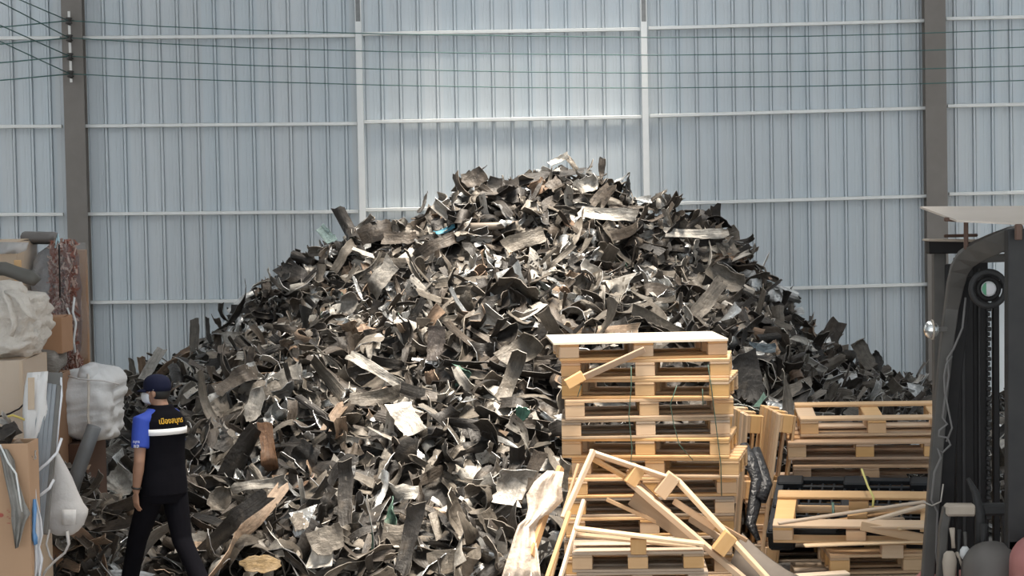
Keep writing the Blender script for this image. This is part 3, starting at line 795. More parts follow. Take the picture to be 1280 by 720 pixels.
# brown board with cream film
o = bar('splintered_board', at(701, 584, 15.55), at(664, 695, 15.2), .035, .06, M['wood_brown']); tag(o, 'splintered brown board under the cream plastic film', 'board')
M['film'] = mat('cream_film', (.56, .455, .365), .45, 0, noise=(9, .8, (.68, .58, .48)), bump=(14, .6, .03))
def sheet_mesh(name, rows_, Y0, nz=13, fold=.03, seed=1, thick=.006, smooth=True):
    """folded sheet: rows_ of (px_left, py_left, px_right, py_right, depth)"""
    r = random.Random(seed); A = []
    ph = [r.uniform(0, 6.28) for _ in range(4)]
    for i, (xl, yl, xr, yr, Y) in enumerate(rows_):
        L = []
        for j in range(nz):
            s = j / (nz - 1); dy = fold * (math.sin(s * 11 + ph[0] + .5 * i) + .6 * math.sin(s * 23 + ph[1] - .8 * i) + .4 * math.sin(i * 1.7 + s * 5 + ph[2]))
            bulge = -4 * s * (1 - s) * fold * 1.5
            L.append(at(xl + (xr - xl) * s, yl + (yr - yl) * s, Y + dy + bulge))
        A.append(L)
    n = len(A); V = [p for L in A for p in L] + [p + Vector((0, thick, 0)) for L in A for p in L]
    F = []; N = n * nz
    for i in range(n - 1):
        for j in range(nz - 1):
            q = (i * nz + j, i * nz + j + 1, (i + 1) * nz + j + 1, (i + 1) * nz + j)
            F.append(q[::-1]); F.append(tuple(N + k for k in q))
    ring = [j for j in range(nz)] + [i * nz + nz - 1 for i in range(1, n)] + [(n - 1) * nz + j for j in range(nz - 2, -1, -1)] + [i * nz for i in range(n - 2, 0, -1)]
    for k in range(len(ring)):
        a, b = ring[k], ring[(k + 1) % len(ring)]; F.append((a, b, b + N, a + N))
    return pydata(name, V, F, smooth)
fr_ = [(684, 588, 705, 590, 15.42), (668, 602, 702, 606, 15.38), (658, 618, 704, 626, 15.36), (660, 636, 690, 640, 15.34), (657, 648, 676, 650, 15.3), (648, 656, 668, 660, 15.27), (642, 672, 670, 676, 15.23), (637, 690, 673, 695, 15.2), (631, 708, 675, 712, 15.17), (624, 732, 677, 732, 15.14)]
o = mesh_obj('plastic_film', sheet_mesh('plastic_film', fr_, 15.3, 15, .022, 4), M['film'])
tag(o, 'crumpled cream plastic film draped over a board left of the pallets', 'plastic film')

# ------------------------------------------------------------------ the heaped pallets on the right
G2 = 'heaped pallets beside the forklift'
def rp(i, lab, px_left, Y, z, tilt, yaw, W=1.22, D=.8, side=0, **k):
    a = math.radians(yaw); xl = (px_left - 640) / FPX * Y * 1.0 + (3 - z) * .02 * 0
    x = at(px_left, 640, Y).x + W / 2 * math.cos(a); y = Y + W / 2 * math.sin(a)
    return pallet('heaped_pallet', (x, y, z), (math.radians(tilt), math.radians(side), a), lab, G2, W=W, D=D, **k)
rp(0, 'lowest flat pallet of the heap beside the forklift', 996, 15.66, .0, 0, -2, mt='wood_grey', D=.6)
rp(1, 'flat tan pallet under the broken one, near the forklift', 1037, 15.66, .152, 1, -1, D=.6)
o = bar('loose_block', at(1101, 688, 15.68), at(1128, 688, 15.68), .10, .105, M['wood_block']); tag(o, 'tan wooden block under the broken pallet near the forklift leg', 'wood block')
br = rp(3, 'broken pallet filled with loose boards, in front of the black plastic one', 966, 15.80, .375, 19, -12, mt='wood', D=.58, top_skip=(1, 2, 3), skip=(('cross', 1), ('block', 2, 0)))
for (a, b, ya, yb, w, h, mt_, lab) in (
        ((972, 654), (1157, 627), 15.78, 15.9, .07, .016, 'wood_grey', 'long grey board slanting across the broken pallet'),
        ((1000, 657), (1120, 640), 15.9, 15.95, .06, .016, 'wood_brown', 'reddish brown board under the long grey board'),
        ((1075, 655), (1156, 632), 15.7, 15.8, .06, .022, 'wood_lath', 'pale board at the right of the broken pallet'),
        ((1076, 657), (1158, 674), 15.62, 15.6, .02, .07, 'wood', 'tan board sagging down right from the broken pallet'),
        ((1120, 660), (1154, 655), 15.6, 15.62, .08, .03, 'wood_lath', 'splintered pale board end beside the forklift leg'),
        ((1005, 682), (1160, 676), 15.6, 15.6, .10, .014, 'wood_lath', 'flat pale board under the broken pallet'),
        ((985, 721), (1060, 716), 15.45, 15.5, .12, .02, 'wood_lath', 'pale board on the floor before the heaped pallets'),
        ((1040, 652), (1130, 648), 15.85, 15.85, .07, .016, 'wood_grey', 'short grey board in the middle of the broken pallet')):
    o = bar('loose_board', at(*a, ya), at(*b, yb), w, h, M[mt_]); tag(o, lab, 'board', 'loose boards on the broken pallet')
# back pallets of the pile; browner wood stands in for their shade
for k in range(3):
    rp(10 + k, ['lowest', 'second lowest', 'third lowest'][k] + ' of the flat pallets at the back left of the pallet heap', 938 + (k % 2) * 8, 17.1, k * PH, 0, -3 + k, mt=['wood_grey', 'wood_brown', 'wood'][k])
rp(13, 'brown pallet with thin stacked board ends left of the black pallet', 950, 17.1, 3 * PH, 3, -6, mt='wood_brown')
rp(14, 'brown pallet with a thick front board just behind the black pallet', 992, 17.0, 4 * PH + .06, 5, -7, mt='wood_brown', bm='wood_brown', decks=6)
rp(15, 'greyish pallet second from the top at the back of the pallet heap', 986, 17.02, 5 * PH + .10, 5, -6, mt='wood_brown')
rp(16, 'topmost pale pallet at the back of the pallet heap', 1002, 17.1, 6 * PH + .13, 4, -4, mt='wood', decks=4, top_skip=(1, 2))
# two pallets standing on edge to the left of it
for px_, Y_, lean, lab in ((958, 17.25, 5, 'pallet standing on edge at the far left of the pallet heap'), (994, 17.05, 8, 'second pallet standing on edge, leaning on the heaped pallets')):
    a = at(px_, 640, Y_)
    pallet('standing_pallet', (a.x - .06, Y_, .56 if px_ == 958 else .58), (0, math.radians(-90 + lean), math.radians(4)), lab, G2, W=1.22, D=.8)

# black plastic pallet
M['black_plastic'] = mat('black_plastic', (.008, .009, .011), .5, 0, noise=(10, .8, (.016, .018, .021)), spec=.3)
W, D, H = 1.25, .95, .15
px_ = at(962, 640, 15.9).x; yw = math.radians(-13)
bk = empty('plastic_pallet', (px_ + W / 2 * math.cos(yw), 16.10 + W / 2 * math.sin(yw), .27), (math.radians(19), 0, yw), 'black plastic pallet with moulded feet, tilted behind the broken pallet', 'plastic pallet')
for y in (.03, D - .03): box('rim', (0, y, H - .02), (W, .06, .04), M['black_plastic'], bk)
for x in (-W / 2 + .03, W / 2 - .03): box('rim', (x, D / 2, H - .02), (.06, D - .12, .04), M['black_plastic'], bk)
for x in (-W / 2 + .11, 0, W / 2 - .11):
    for y in (.08, D / 2, D - .08): box('foot', (x, y, (H + .02) / 2), (.20, .14, H + .02), M['black_plastic'], bk, bevel=.012)
for k in range(8): box('deck_rib', (0, .12 + k * (D - .24) / 7, H - .035), (W - .12, .03, .03), M['black_plastic'], bk)
for k in range(13): box('cross_rib', (-W / 2 + .1 + k * (W - .2) / 12, D / 2, H - .04), (.018, D - .12, .03), M['black_plastic'], bk)
for x in (-W / 2 + .11, 0, W / 2 - .11): box('skid', (x, D / 2, .012), (.16, D, .024), M['black_plastic'], bk)
tag(tube('yellow_strap', [at(1077, 586, 16.2), at(1085, 608, 16.0), at(1092, 622, 15.9), at(1091, 634, 15.88)], .009, mat('yellow_strap', (.55, .50, .16), .5), n=6, squash=.35), 'thin yellow strap hanging over the black plastic pallet', 'strap')
tag(tube('green_strap_end', [at(1041, 628, 15.95), at(1042, 645, 15.85)], .01, M['strap'], n=6, squash=.35), 'short green strap end on the broken pallet', 'strap')
# curved worn sheet leaning at the foot between the stacks
def curved_sheet(name, pts, width_vec, th, mt_):
    V = []; n = len(pts)
    for p in pts:
        V += [Vector(p), Vector(p) + width_vec]
    for p in pts:
        V += [Vector(p) + Vector((0, th, th * .5)), Vector(p) + width_vec + Vector((0, th, th * .5))]
    F = []; N = 2 * n
    for i in range(n - 1):
        a = 2 * i; F.append((a, a + 1, a + 3, a + 2)); F.append((N + a + 2, N + a + 3, N + a + 1, N + a))
        F.append((a, a + 2, N + a + 2, N + a)); F.append((a + 1, N + a + 1, N + a + 3, a + 3))
    F.append((0, N, N + 1, 1)); F.append((N - 2, N - 1, 2 * N - 1, 2 * N - 2))
    return mesh_obj(name, pydata(name, V, F, True), mt_)
M['belt'] = mat('worn_rubber', (.13, .105, .085), .7, 0, noise=(7, .8, (.24, .20, .165)))
cs_ = [at(928, 668, 15.75), at(938, 678, 15.66), at(951, 690, 15.58), at(966, 702, 15.5), at(984, 714, 15.42), at(1005, 725, 15.34)]
o = curved_sheet('rubber_belt', cs_, at(915, 712, 15.4) - at(932, 668, 15.75), .018, M['belt']); tag(o, 'curved worn grey-brown belt leaning between the pallet groups', 'rubber belt')
# black wrapped tangle right of the stack
for k, (pts, lab) in enumerate((([(930, 555), (938, 575), (946, 600), (943, 630), (938, 655), (948, 675)], 'glossy black film strip hanging right of the tall stack'), ([(945, 560), (952, 590), (958, 605), (950, 625)], 'short black film strip against the standing pallets'))):
    P_ = [at(x, y, 16.7 - .1 * i) for i, (x, y) in enumerate(pts)]
    tag(tube('film_strip', P_, [.035, .06, .05, .055, .045, .02][:len(P_)], mat('black_film%d' % k, (.02, .02, .022), .3, bump=(30, .8, .02)), n=9, squash=.6), lab, 'plastic film')

# ------------------------------------------------------------------ forklift
M['fk_dark'] = mat('forklift_dark', (.022, .022, .023), .6, 0, noise=(8, .9, (.048, .045, .042)), spec=.25)
M['fk_black'] = mat('forklift_black', (.007, .0065, .0065), .6, 0, noise=(10, .8, (.016, .014, .013)), spec=.25)
M['fk_grey'] = mat('forklift_grey', (.065, .061, .055), .6, 0, noise=(7, .9, (.115, .106, .095)), spec=.3)
M['fk_beige'] = mat('forklift_dust', (.36, .30, .24), .75, 0, noise=(9, .9, (.46, .39, .31)))
M['fk_red'] = mat('forklift_red', (.40, .13, .12), .45, 0, noise=(6, .8, (.50, .21, .19)))
M['fk_seat'] = mat('seat_grey', (.10, .088, .08), .6, 0, noise=(6, .8, (.16, .145, .13)), spec=.3)
M['chrome'] = mat('lamp_chrome', (.75, .74, .71), .18, .9)
fk = empty('forklift', (at(1225, 640, 13.0).x, 13.0, 0), label='dark dusty forklift with a makeshift sheet roof at the right edge', cat='forklift')
fi = parent_inv(fk)
def ftube(name, pts, r, mt_, n=8, squash=1.0, parent=None):
    V, F = tube_data([fi @ p for p in pts], r, n, squash=squash); return mesh_obj(name, pydata(name, V, F, True), mt_, parent or fk)
def fbar(name, a, b, w, h, mt_, up=(0, 0, 1), bevel=.006): return bar(name, a, b, w, h, mt_, fk, up=up, bevel=bevel)
YM, YL, YP = 13.8, 13.25, 12.6                       # mast, front leg, rear post
# makeshift roof
cn = [at(1150, 258, 13.9), at(1470, 256, 13.9), at(1470, 288, 12.45), at(1196, 275, 12.75)]
V = [fi @ p for p in cn] + [fi @ (p - Vector((0, 0, .012))) for p in cn]
mesh_obj('roof_sheet', pydata('roof_sheet', V, [(3, 2, 1, 0), (4, 5, 6, 7), (0, 1, 5, 4), (1, 2, 6, 5), (2, 3, 7, 6), (3, 0, 4, 7)]), mat('roof_tan', (.50, .43, .365), .7, 0, noise=(4, .8, (.58, .51, .44))), fk)
M['rust'] = mat('rusty_brown', (.085, .045, .032), .7, noise=(9, .8, (.13, .075, .05)))
fbar('roof_stay', at(1207.5, 274, 12.95), at(1207.5, 312, 12.95), .026, .026, M['rust'])
fbar('roof_stay_arm', at(1180, 274, 12.98), at(1213, 276, 12.98), .025, .025, M['rust'])
fbar('roof_stay', at(1273, 280, 12.5), at(1273, 300, 12.5), .04, .04, M['rust'])
# overhead guard: bent front leg and top run, rear post
gpts = [(1278, 293, YP), (1262, 297, 12.68), (1240, 306, 12.8), (1220, 315, 12.95), (1207, 324, 13.05), (1199, 337, 13.12), (1194, 356, 13.18), (1189, 385, YL), (1183, 430, YL), (1177, 490, YL), (1171, 560, YL), (1165, 640, YL), (1159, 725, YL)]
gp = [at(*q) for q in gpts]
def boxtube(name, pts, w, d, mt_, up=Vector((0, 1, 0))):
    """rectangular tube, w across the picture, d in depth"""
    rings = []
    for i, p in enumerate(pts):
        t = (pts[min(i + 1, len(pts) - 1)] - pts[max(i - 1, 0)]).normalized()
        s = t.cross(up).normalized(); u = s.cross(t).normalized()
        ww = w[i] if isinstance(w, list) else w
        rings.append([fi @ (p + s * ww / 2 * a + u * d / 2 * b) for a, b in ((1, 1), (1, -1), (-1, -1), (-1, 1))])
    V, F = loft_data(rings); o = mesh_obj(name, pydata(name, V, F), mt_, fk)
    bv = o.modifiers.new('bevel', 'BEVEL'); bv.width = .008; bv.segments = 2
    return o
gp.append(Vector((gp[-1].x - .04, YL, .25)))
boxtube('overhead_guard', gp, [.11, .12, .125, .125, .12, .11, .10, .085, .08, .075, .075, .075, .075, .075], .07, M['fk_grey'])
boxtube('guard_post', [at(1270, 286, YP), at(1270, 500, YP), at(1270, 725, YP), Vector((at(1270, 725, YP).x, YP, .9))], .118, .10, M['fk_dark'])
boxtube('leg_liner', [at(1205, 345, 13.3), at(1199, 400, 13.33), at(1190, 480, 13.33), at(1184, 560, 13.33), at(1180, 640, 13.33), at(1176, 725, 13.33), Vector((at(1176, 725, 13.33).x, 13.33, .3))], .11, .03, M['fk_black'])
# the other side of the guard, outside the picture
off = Vector((.92, .38, 0)) * .98
boxtube('overhead_guard', [p + off for p in gp], .08, .07, M['fk_grey'])
boxtube('guard_post', [p + off for p in (at(1270, 286, YP), at(1270, 500, YP), Vector((at(1270, 725, YP).x, YP, .9)))], .118, .10, M['fk_dark'])
for p_ in (gp[0], gp[2], gp[4]): fbar('guard_crossbar', p_ + off * .06, p_ + off, .05, .05, M['fk_grey'])
# mast
def mast(name, x0, x1, ytop, mt_, Y=YM, dep=.09, zbot=.05):
    a, b = at(x0, 640, Y), at(x1, 640, Y); top = at((x0 + x1) / 2, ytop, Y)
    xs = (a.x + b.x) / 2 - top.x
    p0 = Vector(((a.x + b.x) / 2, Y, zbot)); p1 = Vector((top.x, Y, top.z))
    return fbar(name, p0, p1, b.x - a.x, dep, mt_, up=(0, 1, 0))
mast('mast_rail', 1166, 1181, 312, M['fk_grey'], YM + .12)
mast('mast_rail', 1193, 1215, 322, M['fk_black'], YM)
mast('mast_rail', 1214, 1233, 322, M['fk_black'], YM + .06)
mast('inner_rail', 1180, 1194, 330, M['fk_dark'], YM + .1)
mast('lift_cylinder', 1240, 1248, 340, M['fk_black'], YM + .03, .05)
mast('mast_seam', 1202, 1206, 335, M['fk_dark'], YM - .052, .01)
mast('mast_seam', 1222, 1225, 335, M['fk_dark'], YM + .005, .01)
mast('mast_rail', 1330, 1352, 322, M['fk_black'], YM + .06)
mast('inner_rail', 1312, 1328, 330, M['fk_dark'], YM + .1)
fbar('mast_crossbar', at(1159, 309, YM + .05), at(1352, 305, YM + .05), .14, .085, M['fk_black'])
fbar('crossbar_plate', at(1157, 300, YM + .03), at(1240, 301, YM + .03), .22, .014, M['fk_beige'])
fbar('crossbar_rod', at(1180, 295, YM + .05), at(1222, 294, YM + .05), .03, .02, M['rust'])
for q in range(9):                                           # vent slot, stay lugs
    pass
# lift chain
for k in range(46):
    c = fi @ at(1235.5 + .3 * (k % 2), 368 + k * 6.2, YM + .0)
    box('chain_link', c, (.034 if k % 2 else .022, .02, .028), M['fk_dark'], fk, bevel=.006)
# round fan-like wheel under the guard
fan = empty('pulley_wheel'); fan.parent = fk
fan.location = fi @ at(1235.5, 361, 12.95)
V, F = tube_data([Vector((.104 * math.cos(a), .0, .104 * math.sin(a))) for a in [k * math.pi / 12 for k in range(24)]], .019, 8, closed=True)
mesh_obj('rim', pydata('rim', V, F, True), M['fk_dark'], fan)
V, F = tube_data([Vector((.062 * math.cos(a), .0, .062 * math.sin(a))) for a in [k * math.pi / 10 for k in range(20)]], .016, 8, closed=True)
mesh_obj('inner_ring', pydata('inner_ring', V, F, True), M['fk_black'], fan)
for k in range(5):
    a = k * 2 * math.pi / 5 + .3
    o = box('spoke', (.075 * math.cos(a), .01, .075 * math.sin(a)), (.075, .012, .052), M['fk_black'], fan, rot=(0, -a, 0))
hubm = mat('hub_white', (.55, .60, .56), .4, noise=(9, .6, (.66, .60, .62)))
V, F = loft_data([[Vector((r * math.cos(k * math.pi / 10), y, r * math.sin(k * math.pi / 10))) for k in range(20)] for y, r in ((.02, .046), (-.012, .046), (-.022, .036), (-.026, .012))])
mesh_obj('hub', pydata('hub', V, F), hubm, fan)
V, F = [], []
seg = [Vector((.044 * math.cos(a), -.027, .044 * math.sin(a))) for a in [math.radians(115 + k * 13) for k in range(11)]]
V = seg + [p + Vector((0, .006, 0)) for p in seg]; n = len(seg)
F = [tuple(range(n)), tuple(range(2 * n - 1, n - 1, -1))] + [(k, (k + 1) % n, n + (k + 1) % n, n + k) for k in range(n)]
mesh_obj('hub_sticker', pydata('hub_sticker', V, F), mat('sticker_green', (.10, .30, .17), .5), fan)
# work lamp
lamp = empty('work_lamp'); lamp.parent = fk; lamp.location = fi @ at(1166, 412, 13.1)
V, F = loft_data([ell((0, 0, 0) if False else Vector((dx, 0, 0)), r, r, 16, (0, 1, 0), (0, 0, 1)) for dx, r in ((-.055, .012), (-.048, .034), (-.03, .052), (0, .057), (.022, .045), (.04, .02))])
mesh_obj('reflector', pydata('reflector', V, F, True), M['chrome'], lamp)
V, F = tube_data([Vector((-.004, .058 * math.cos(a), .058 * math.sin(a))) for a in [k * math.pi / 9 for k in range(18)]], .006, 6, closed=True)
mesh_obj('lamp_ring', pydata('lamp_ring', V, F, True), M['fk_beige'], lamp)
box('lamp_bracket', (.06, .0, .0), (.06, .02, .03), M['fk_grey'], lamp)
# cables
cb = mat('cable', (.16, .15, .14), .6)
ftube('cable', [at(1207, 372, 13.12), at(1203, 410, 13.14), at(1192, 436, 13.14), at(1184, 448, 13.15), at(1186, 470, 13.15), at(1181, 500, 13.15), at(1178, 522, 13.15), at(1184, 530, 13.15), at(1174, 538, 13.15), at(1173, 545, 13.14), at(1184, 547, 13.14), at(1188, 556, 13.14), at(1178, 566, 13.14), at(1172, 560, 13.14), at(1176, 572, 13.14), at(1168, 590, 13.15), at(1164, 625, 13.15), at(1172, 640, 13.16), at(1170, 690, 13.16), at(1174, 724, 13.16)], .007, cb, 6)
ftube('cable', [at(1190, 445, 13.15), at(1183, 455, 13.14), at(1180, 470, 13.14), at(1181, 490, 13.14), at(1186, 515, 13.14), at(1190, 535, 13.14), at(1183, 552, 13.14)], .006, cb, 6)
ftube('cable', [at(1155, 628, 13.1), at(1165, 632, 13.1), at(1176, 627, 13.1), at(1179, 605, 13.12)], .005, mat('pale_cable', (.40, .36, .31), .6), 6)
# cowl, arch, levers
fbar('cowl_bar', at(1181, 637, 12.9), at(1219, 637, 12.9), .10, .072, M['fk_beige'], bevel=.015)
fbar('cowl_bar', at(1217, 637, 12.92), at(1259, 636, 12.92), .10, .07, M['fk_dark'], bevel=.015)
boxtube('cowl_leg', [at(1184, 634, 12.92), at(1179, 660, 12.92), at(1176, 725, 12.92)], .05, .08, M['fk_grey'])
boxtube('cowl_leg', [at(1252, 634, 12.95), at(1256, 660, 12.95), at(1257, 725, 12.95)], .035, .07, M['fk_dark'])
ftube('steering_column', [at(1210, 598, 12.95), at(1219, 615, 12.9), at(1225, 640, 12.86), at(1224, 690, 12.82)], [.012, .022, .03, .03], M['fk_dark'])
V, F = tube_data([fi @ (at(1212, 600, 12.9) + Vector((.13 * math.cos(a), .10 * math.sin(a) * .9, .05 * math.sin(a)))) for a in [k * math.pi / 12 for k in range(24)]], .010, 6, closed=True)
for (x0, y0, x1, y1, r, mk) in ((1190, 660, 1192, 685, .012, 'fk_beige'), (1199, 662, 1197, 720, .008, 'fk_dark'), (1206, 665, 1209, 720, .008, 'fk_grey'), (1196, 690, 1208, 722, .008, 'fk_beige'), (1230, 655, 1227, 700, .016, 'fk_dark')):
    ftube('lever', [at(x0, y0, 12.8), at((x0 + x1) / 2, (y0 + y1) / 2, 12.8), at(x1, y1, 12.8)], [r * 1.5, r, r], M[mk])
V, F = loft_data([ell(fi @ at(1187, y, 12.78), r, r * .6, 12) for y, r in ((689, .02), (692, .035), (702, .045), (715, .04), (730, .03))])
mesh_obj('pedal_guard', pydata('pedal_guard', V, F, True), M['fk_beige'], fk)
V, F = loft_data([ell(fi @ at(1206, y, 12.78), r, r * .7, 10) for y, r in ((683, .015), (687, .03), (694, .032), (699, .015))])
mesh_obj('rag', pydata('rag', V, F, True), mat('rag_white', (.62, .62, .60), .8), fk)
def dome(name, pxc, ytop, half, Y, dep, mt_, zb):
    c = at(pxc, ytop, Y); zt = c.z; hw = half / FPX * Y; rings = []
    for k in range(9):
        a = k / 8 * math.pi / 2
        rings.append(ell(fi @ Vector((c.x, Y + .1, zt - .18 * (1 - math.cos(a)) - .002)), max(.02, hw * math.sin(a)), max(.02, dep * math.sin(a)), 20, p=2.6))
    rings.append(ell(fi @ Vector((c.x, Y + .1, zb)), hw * 1.02, dep * 1.02, 20, p=2.8))
    V, F = loft_data(rings); return mesh_obj(name, pydata(name, V, F, True), mt_, fk)
dome('seat', 1246, 680, 38, 12.55, .25, M['fk_seat'], .55)
dome('engine_hood', 1322, 668, 52, 12.1, .30, M['fk_red'], .55)
# chassis and wheels below the picture's edge
cxl = fi @ at(1235, 640, 12.9)
box('chassis', (cxl.x + .12, -.25, .36), (.95, 1.5, .42), M['fk_red'], fk, bevel=.05)
box('counterweight', (cxl.x + .14, -1.0, .40), (.95, .5, .45), M['fk_dark'], fk, bevel=.10)
for sx in (-.32, .56):
    for sy, r in ((.30, .28), (-.85, .22)):
        c = Vector((cxl.x + sx, sy, r)); rings = [ell(c + Vector((dx, 0, 0)), rr, rr, 24, (0, 1, 0), (0, 0, 1)) for dx, rr in ((-.09, r * .8), (-.08, r * .97), (0, r), (.08, r * .97), (.09, r * .8))]
        V, F = loft_data(rings); mesh_obj('wheel', pydata('wheel', V, F, True), M['fk_black'], fk)

# ------------------------------------------------------------------ the left: cartons, sacks, bales
M['card'] = mat('cardboard', (.47, .285, .165), .8, 0, noise=(5, .8, (.53, .335, .205)), scale3=(1, 1, .25))
M['card2'] = mat('cardboard_dark', (.28, .155, .085), .85, 0, noise=(5, .8, (.34, .20, .115)))
M['card3'] = mat('cardboard_pale', (.50, .38, .27), .8, 0, noise=(4, .8, (.57, .44, .32)), scale3=(4, 4, .3))
M['woven'] = mat('woven_white', (.56, .555, .55), .7, 0, noise=(6, .8, (.66, .66, .655)), bump=(60, .3, .01))
M['woven_cream'] = mat('woven_cream', (.52, .465, .40), .7, 0, noise=(6, .8, (.66, .60, .53)), bump=(26, .7, .03))
M['clearfilm'] = mat('clear_wrap', (.75, .76, .77), .2, 0, alpha=.10, bump=(12, .6, .02))

def carton(name, x0, y0, x1, y1, Y, dep, mt_, label, zbot=None, flaps=True, rotz=0.0, cat='carton'):
    a, b = at(x0, y0, Y), at(x1, y1, Y); z0 = b.z if zbot is None else zbot
    w, h = b.x - a.x, a.z - z0
    root = empty(name, ((a.x + b.x) / 2, Y + dep / 2, z0), (0, 0, rotz), label, cat)
    t = .012
    for (c, s) in (((0, -dep / 2 + t / 2, h / 2), (w, t, h)), ((0, dep / 2 - t / 2, h / 2), (w, t, h)), ((-w / 2 + t / 2, 0, h / 2), (t, dep - 2 * t, h)), ((w / 2 - t / 2, 0, h / 2), (t, dep - 2 * t, h))):
        box('side_panel', c, s, mt_, root, bevel=.003)
    if flaps:
        box('flap', (0, -dep / 4, h + .004), (w - .01, dep / 2 - .01, .008), mt_, root, bevel=.002, rot=(.04, 0, 0)); box('flap', (0, dep / 4, h + .004), (w - .01, dep / 2 - .01, .008), mt_, root, bevel=.002, rot=(-.05, 0, 0))
    box('base', (0, 0, .008), (w - .03, dep - .03, .012), mt_, root, bevel=.002)
    return root, w, h

def lump(name, px0, px1, py0, py1, Y, dep, mt_, seed, amp=.06, p=2.8, n=28, rings=16, zbot=None, neck=0.0, parent=None, taper=.0, crease=.0):
    """rounded, creased sack between photo limits"""
    a, b = at(px0, py0, Y), at(px1, py1, Y); z0 = b.z if zbot is None else zbot; z1 = a.z
    c = Vector(((a.x + b.x) / 2, Y + dep / 2, 0)); hw = (b.x - a.x) / 2; out = []
    for i in range(rings):
        t = i / (rings - 1); e = (1 - abs(2 * t - 1) ** 3.2) ** (1 / 3.2) if 0 < t < 1 else 0.05
        e = max(e, .12 + neck * (t > .8)); e *= 1 - taper * (1 - t)
        z = z0 + (z1 - z0) * t; ring = []
        for q in ell((0, 0, 0), hw * e, dep / 2 * e, n, p=p):
            d = mnoise.noise(Vector((q.x * 4 + seed * 7.1, q.y * 4, z * 4))) * amp + abs(mnoise.noise(Vector((q.x * 9 + seed, q.y * 9 + 5, z * 7)))) * amp * .9
            d += crease * (abs(mnoise.noise(Vector((q.x * 2.2 + seed, q.y * 2.2, z * 15)))) + .6 * abs(mnoise.noise(Vector((q.x * 9, q.y * 9 + seed, z * 22)))) - .3)
            r_ = q.normalized() if q.length > 1e-6 else Vector((0, 0, 0))
            ring.append(c + q + r_ * (d - amp * .5) + Vector((0, 0, z + amp * .5 * mnoise.noise(Vector((q.x * 6, q.y * 6, seed))))))
        out.append(ring)
    if parent is not None:
        inv = parent_inv(parent); out = [[inv @ q for q in r_] for r_ in out]
    V, F = loft_data(out); return mesh_obj(name, pydata(name, V, F, True), mt_, parent)

# nearest carton with scrap on it
YC = 13.9
root, w, h = carton('cardboard_box', -46, 556, 40, 720, YC, .30, M['card'], 'large tan cardboard box with a red mark in the lower left corner', zbot=0.0, flaps=False)
pr_ = mat('red_print', (.42, .10, .07), .7)
inv = parent_inv(root)
V, F = [], []
e = [inv @ (at(1 + 3.6 * math.cos(a), 644 + 2.6 * math.sin(a), YC - .003)) for a in [k * math.pi / 8 for k in range(16)]]
mesh_obj('printed_mark', pydata('printed_mark', e, [tuple(range(15, -1, -1))]), pr_, root)
for k, (x, y) in enumerate(((9.5, 638), (11.5, 640), (9.5, 646), (12, 648), (10, 654), (12, 654))):
    box('printed_mark', inv @ at(x, y, YC - .002), (.012, .003, .004), pr_, root, bevel=0)
# scrap lying on the carton: a tangle of strips
rng = np.random.default_rng(77)
tl = bpy.data.objects
LAB = ['dark', 'grey', 'rusty', 'pale']
for k, (x, y, ang, L, W, sh, nm, lab) in enumerate((
        (2, 545, 20, .26, .10, 1, 'scrap_strip', 'dark brown strip on top of the tan cardboard box'),
        (12, 552, -30, .22, .09, 0, 'scrap_strip', 'charcoal strip tangled on top of the tan cardboard box'),
        (6, 565, 60, .20, .09, 2, 'scrap_shard', 'grey shard poking up on the tan cardboard box'),
        (22, 560, 50, .20, .08, 5, 'scrap_strip', 'rusty orange strip at the box\'s right end'),
        (-8, 556, 0, .26, .10, 1, 'scrap_sheet', 'brown sheet at the frame edge on the cardboard box'),
        (16, 570, 10, .24, .08, 0, 'scrap_strip', 'black strip under the tangle on the cardboard box'),
        (31, 578, 28, .22, .085, 2, 'scrap_strip', 'taupe rag-like strip hanging at the box\'s right corner'),
        (28, 572, -5, .20, .06, 3, 'scrap_strip', 'beige folded strip on the box\'s right corner'),
        (12, 535, -28, .34, .035, 3, 'scrap_strip', 'pale narrow strip crossing above the tangle on the box'))):
    V, C = piece_world('strip', sh, np.array(at(x, y - 4, YC + .09 + .012 * k)), np.array(-CF + Vector((0, 0, .6))), np.array(CR * math.cos(math.radians(ang)) + CU * math.sin(math.radians(ang))), dict(L=L, W=W, bend=rng.normal(0, 1.2), gutter=rng.normal(0, .7), twist=rng.normal(0, .6), crumple=.012, ragged=.12))
    c = V.mean(0); tag(mesh_obj(nm, quads_mesh(nm, V - c, QP, C, M['scrap']), loc=tuple(c)), lab, 'scrap piece', 'scrap on the cardboard box')
gr = mat('grey_foil', (.20, .185, .165), .5, .3, noise=(10, .8, (.34, .32, .285)), bump=(24, .5, .02))
o = mesh_obj('torn_foil', sheet_mesh('torn_foil', [(-2, 560, 10, 562, 13.87), (2, 578, 18, 576, 13.85), (6, 598, 20, 592, 13.84), (11, 620, 26, 612, 13.83), (14, 636, 31, 628, 13.83), (14, 650, 38, 642, 13.83), (16, 664, 32, 652, 13.83), (19, 686, 23, 684, 13.83)], 0, 9, .018, 9), gr)
tag(o, 'torn grey foil flap hanging over the front of the tan cardboard box', 'foil scrap')
tag(tube('bent_wire', [at(0, 556, 13.82), at(10, 578, 13.8), at(20, 592, 13.8), at(25, 625, 13.8), at(27, 640, 13.8)], .007, M['insul'], n=6), 'thin pale wire bent over the cardboard box edge', 'wire')
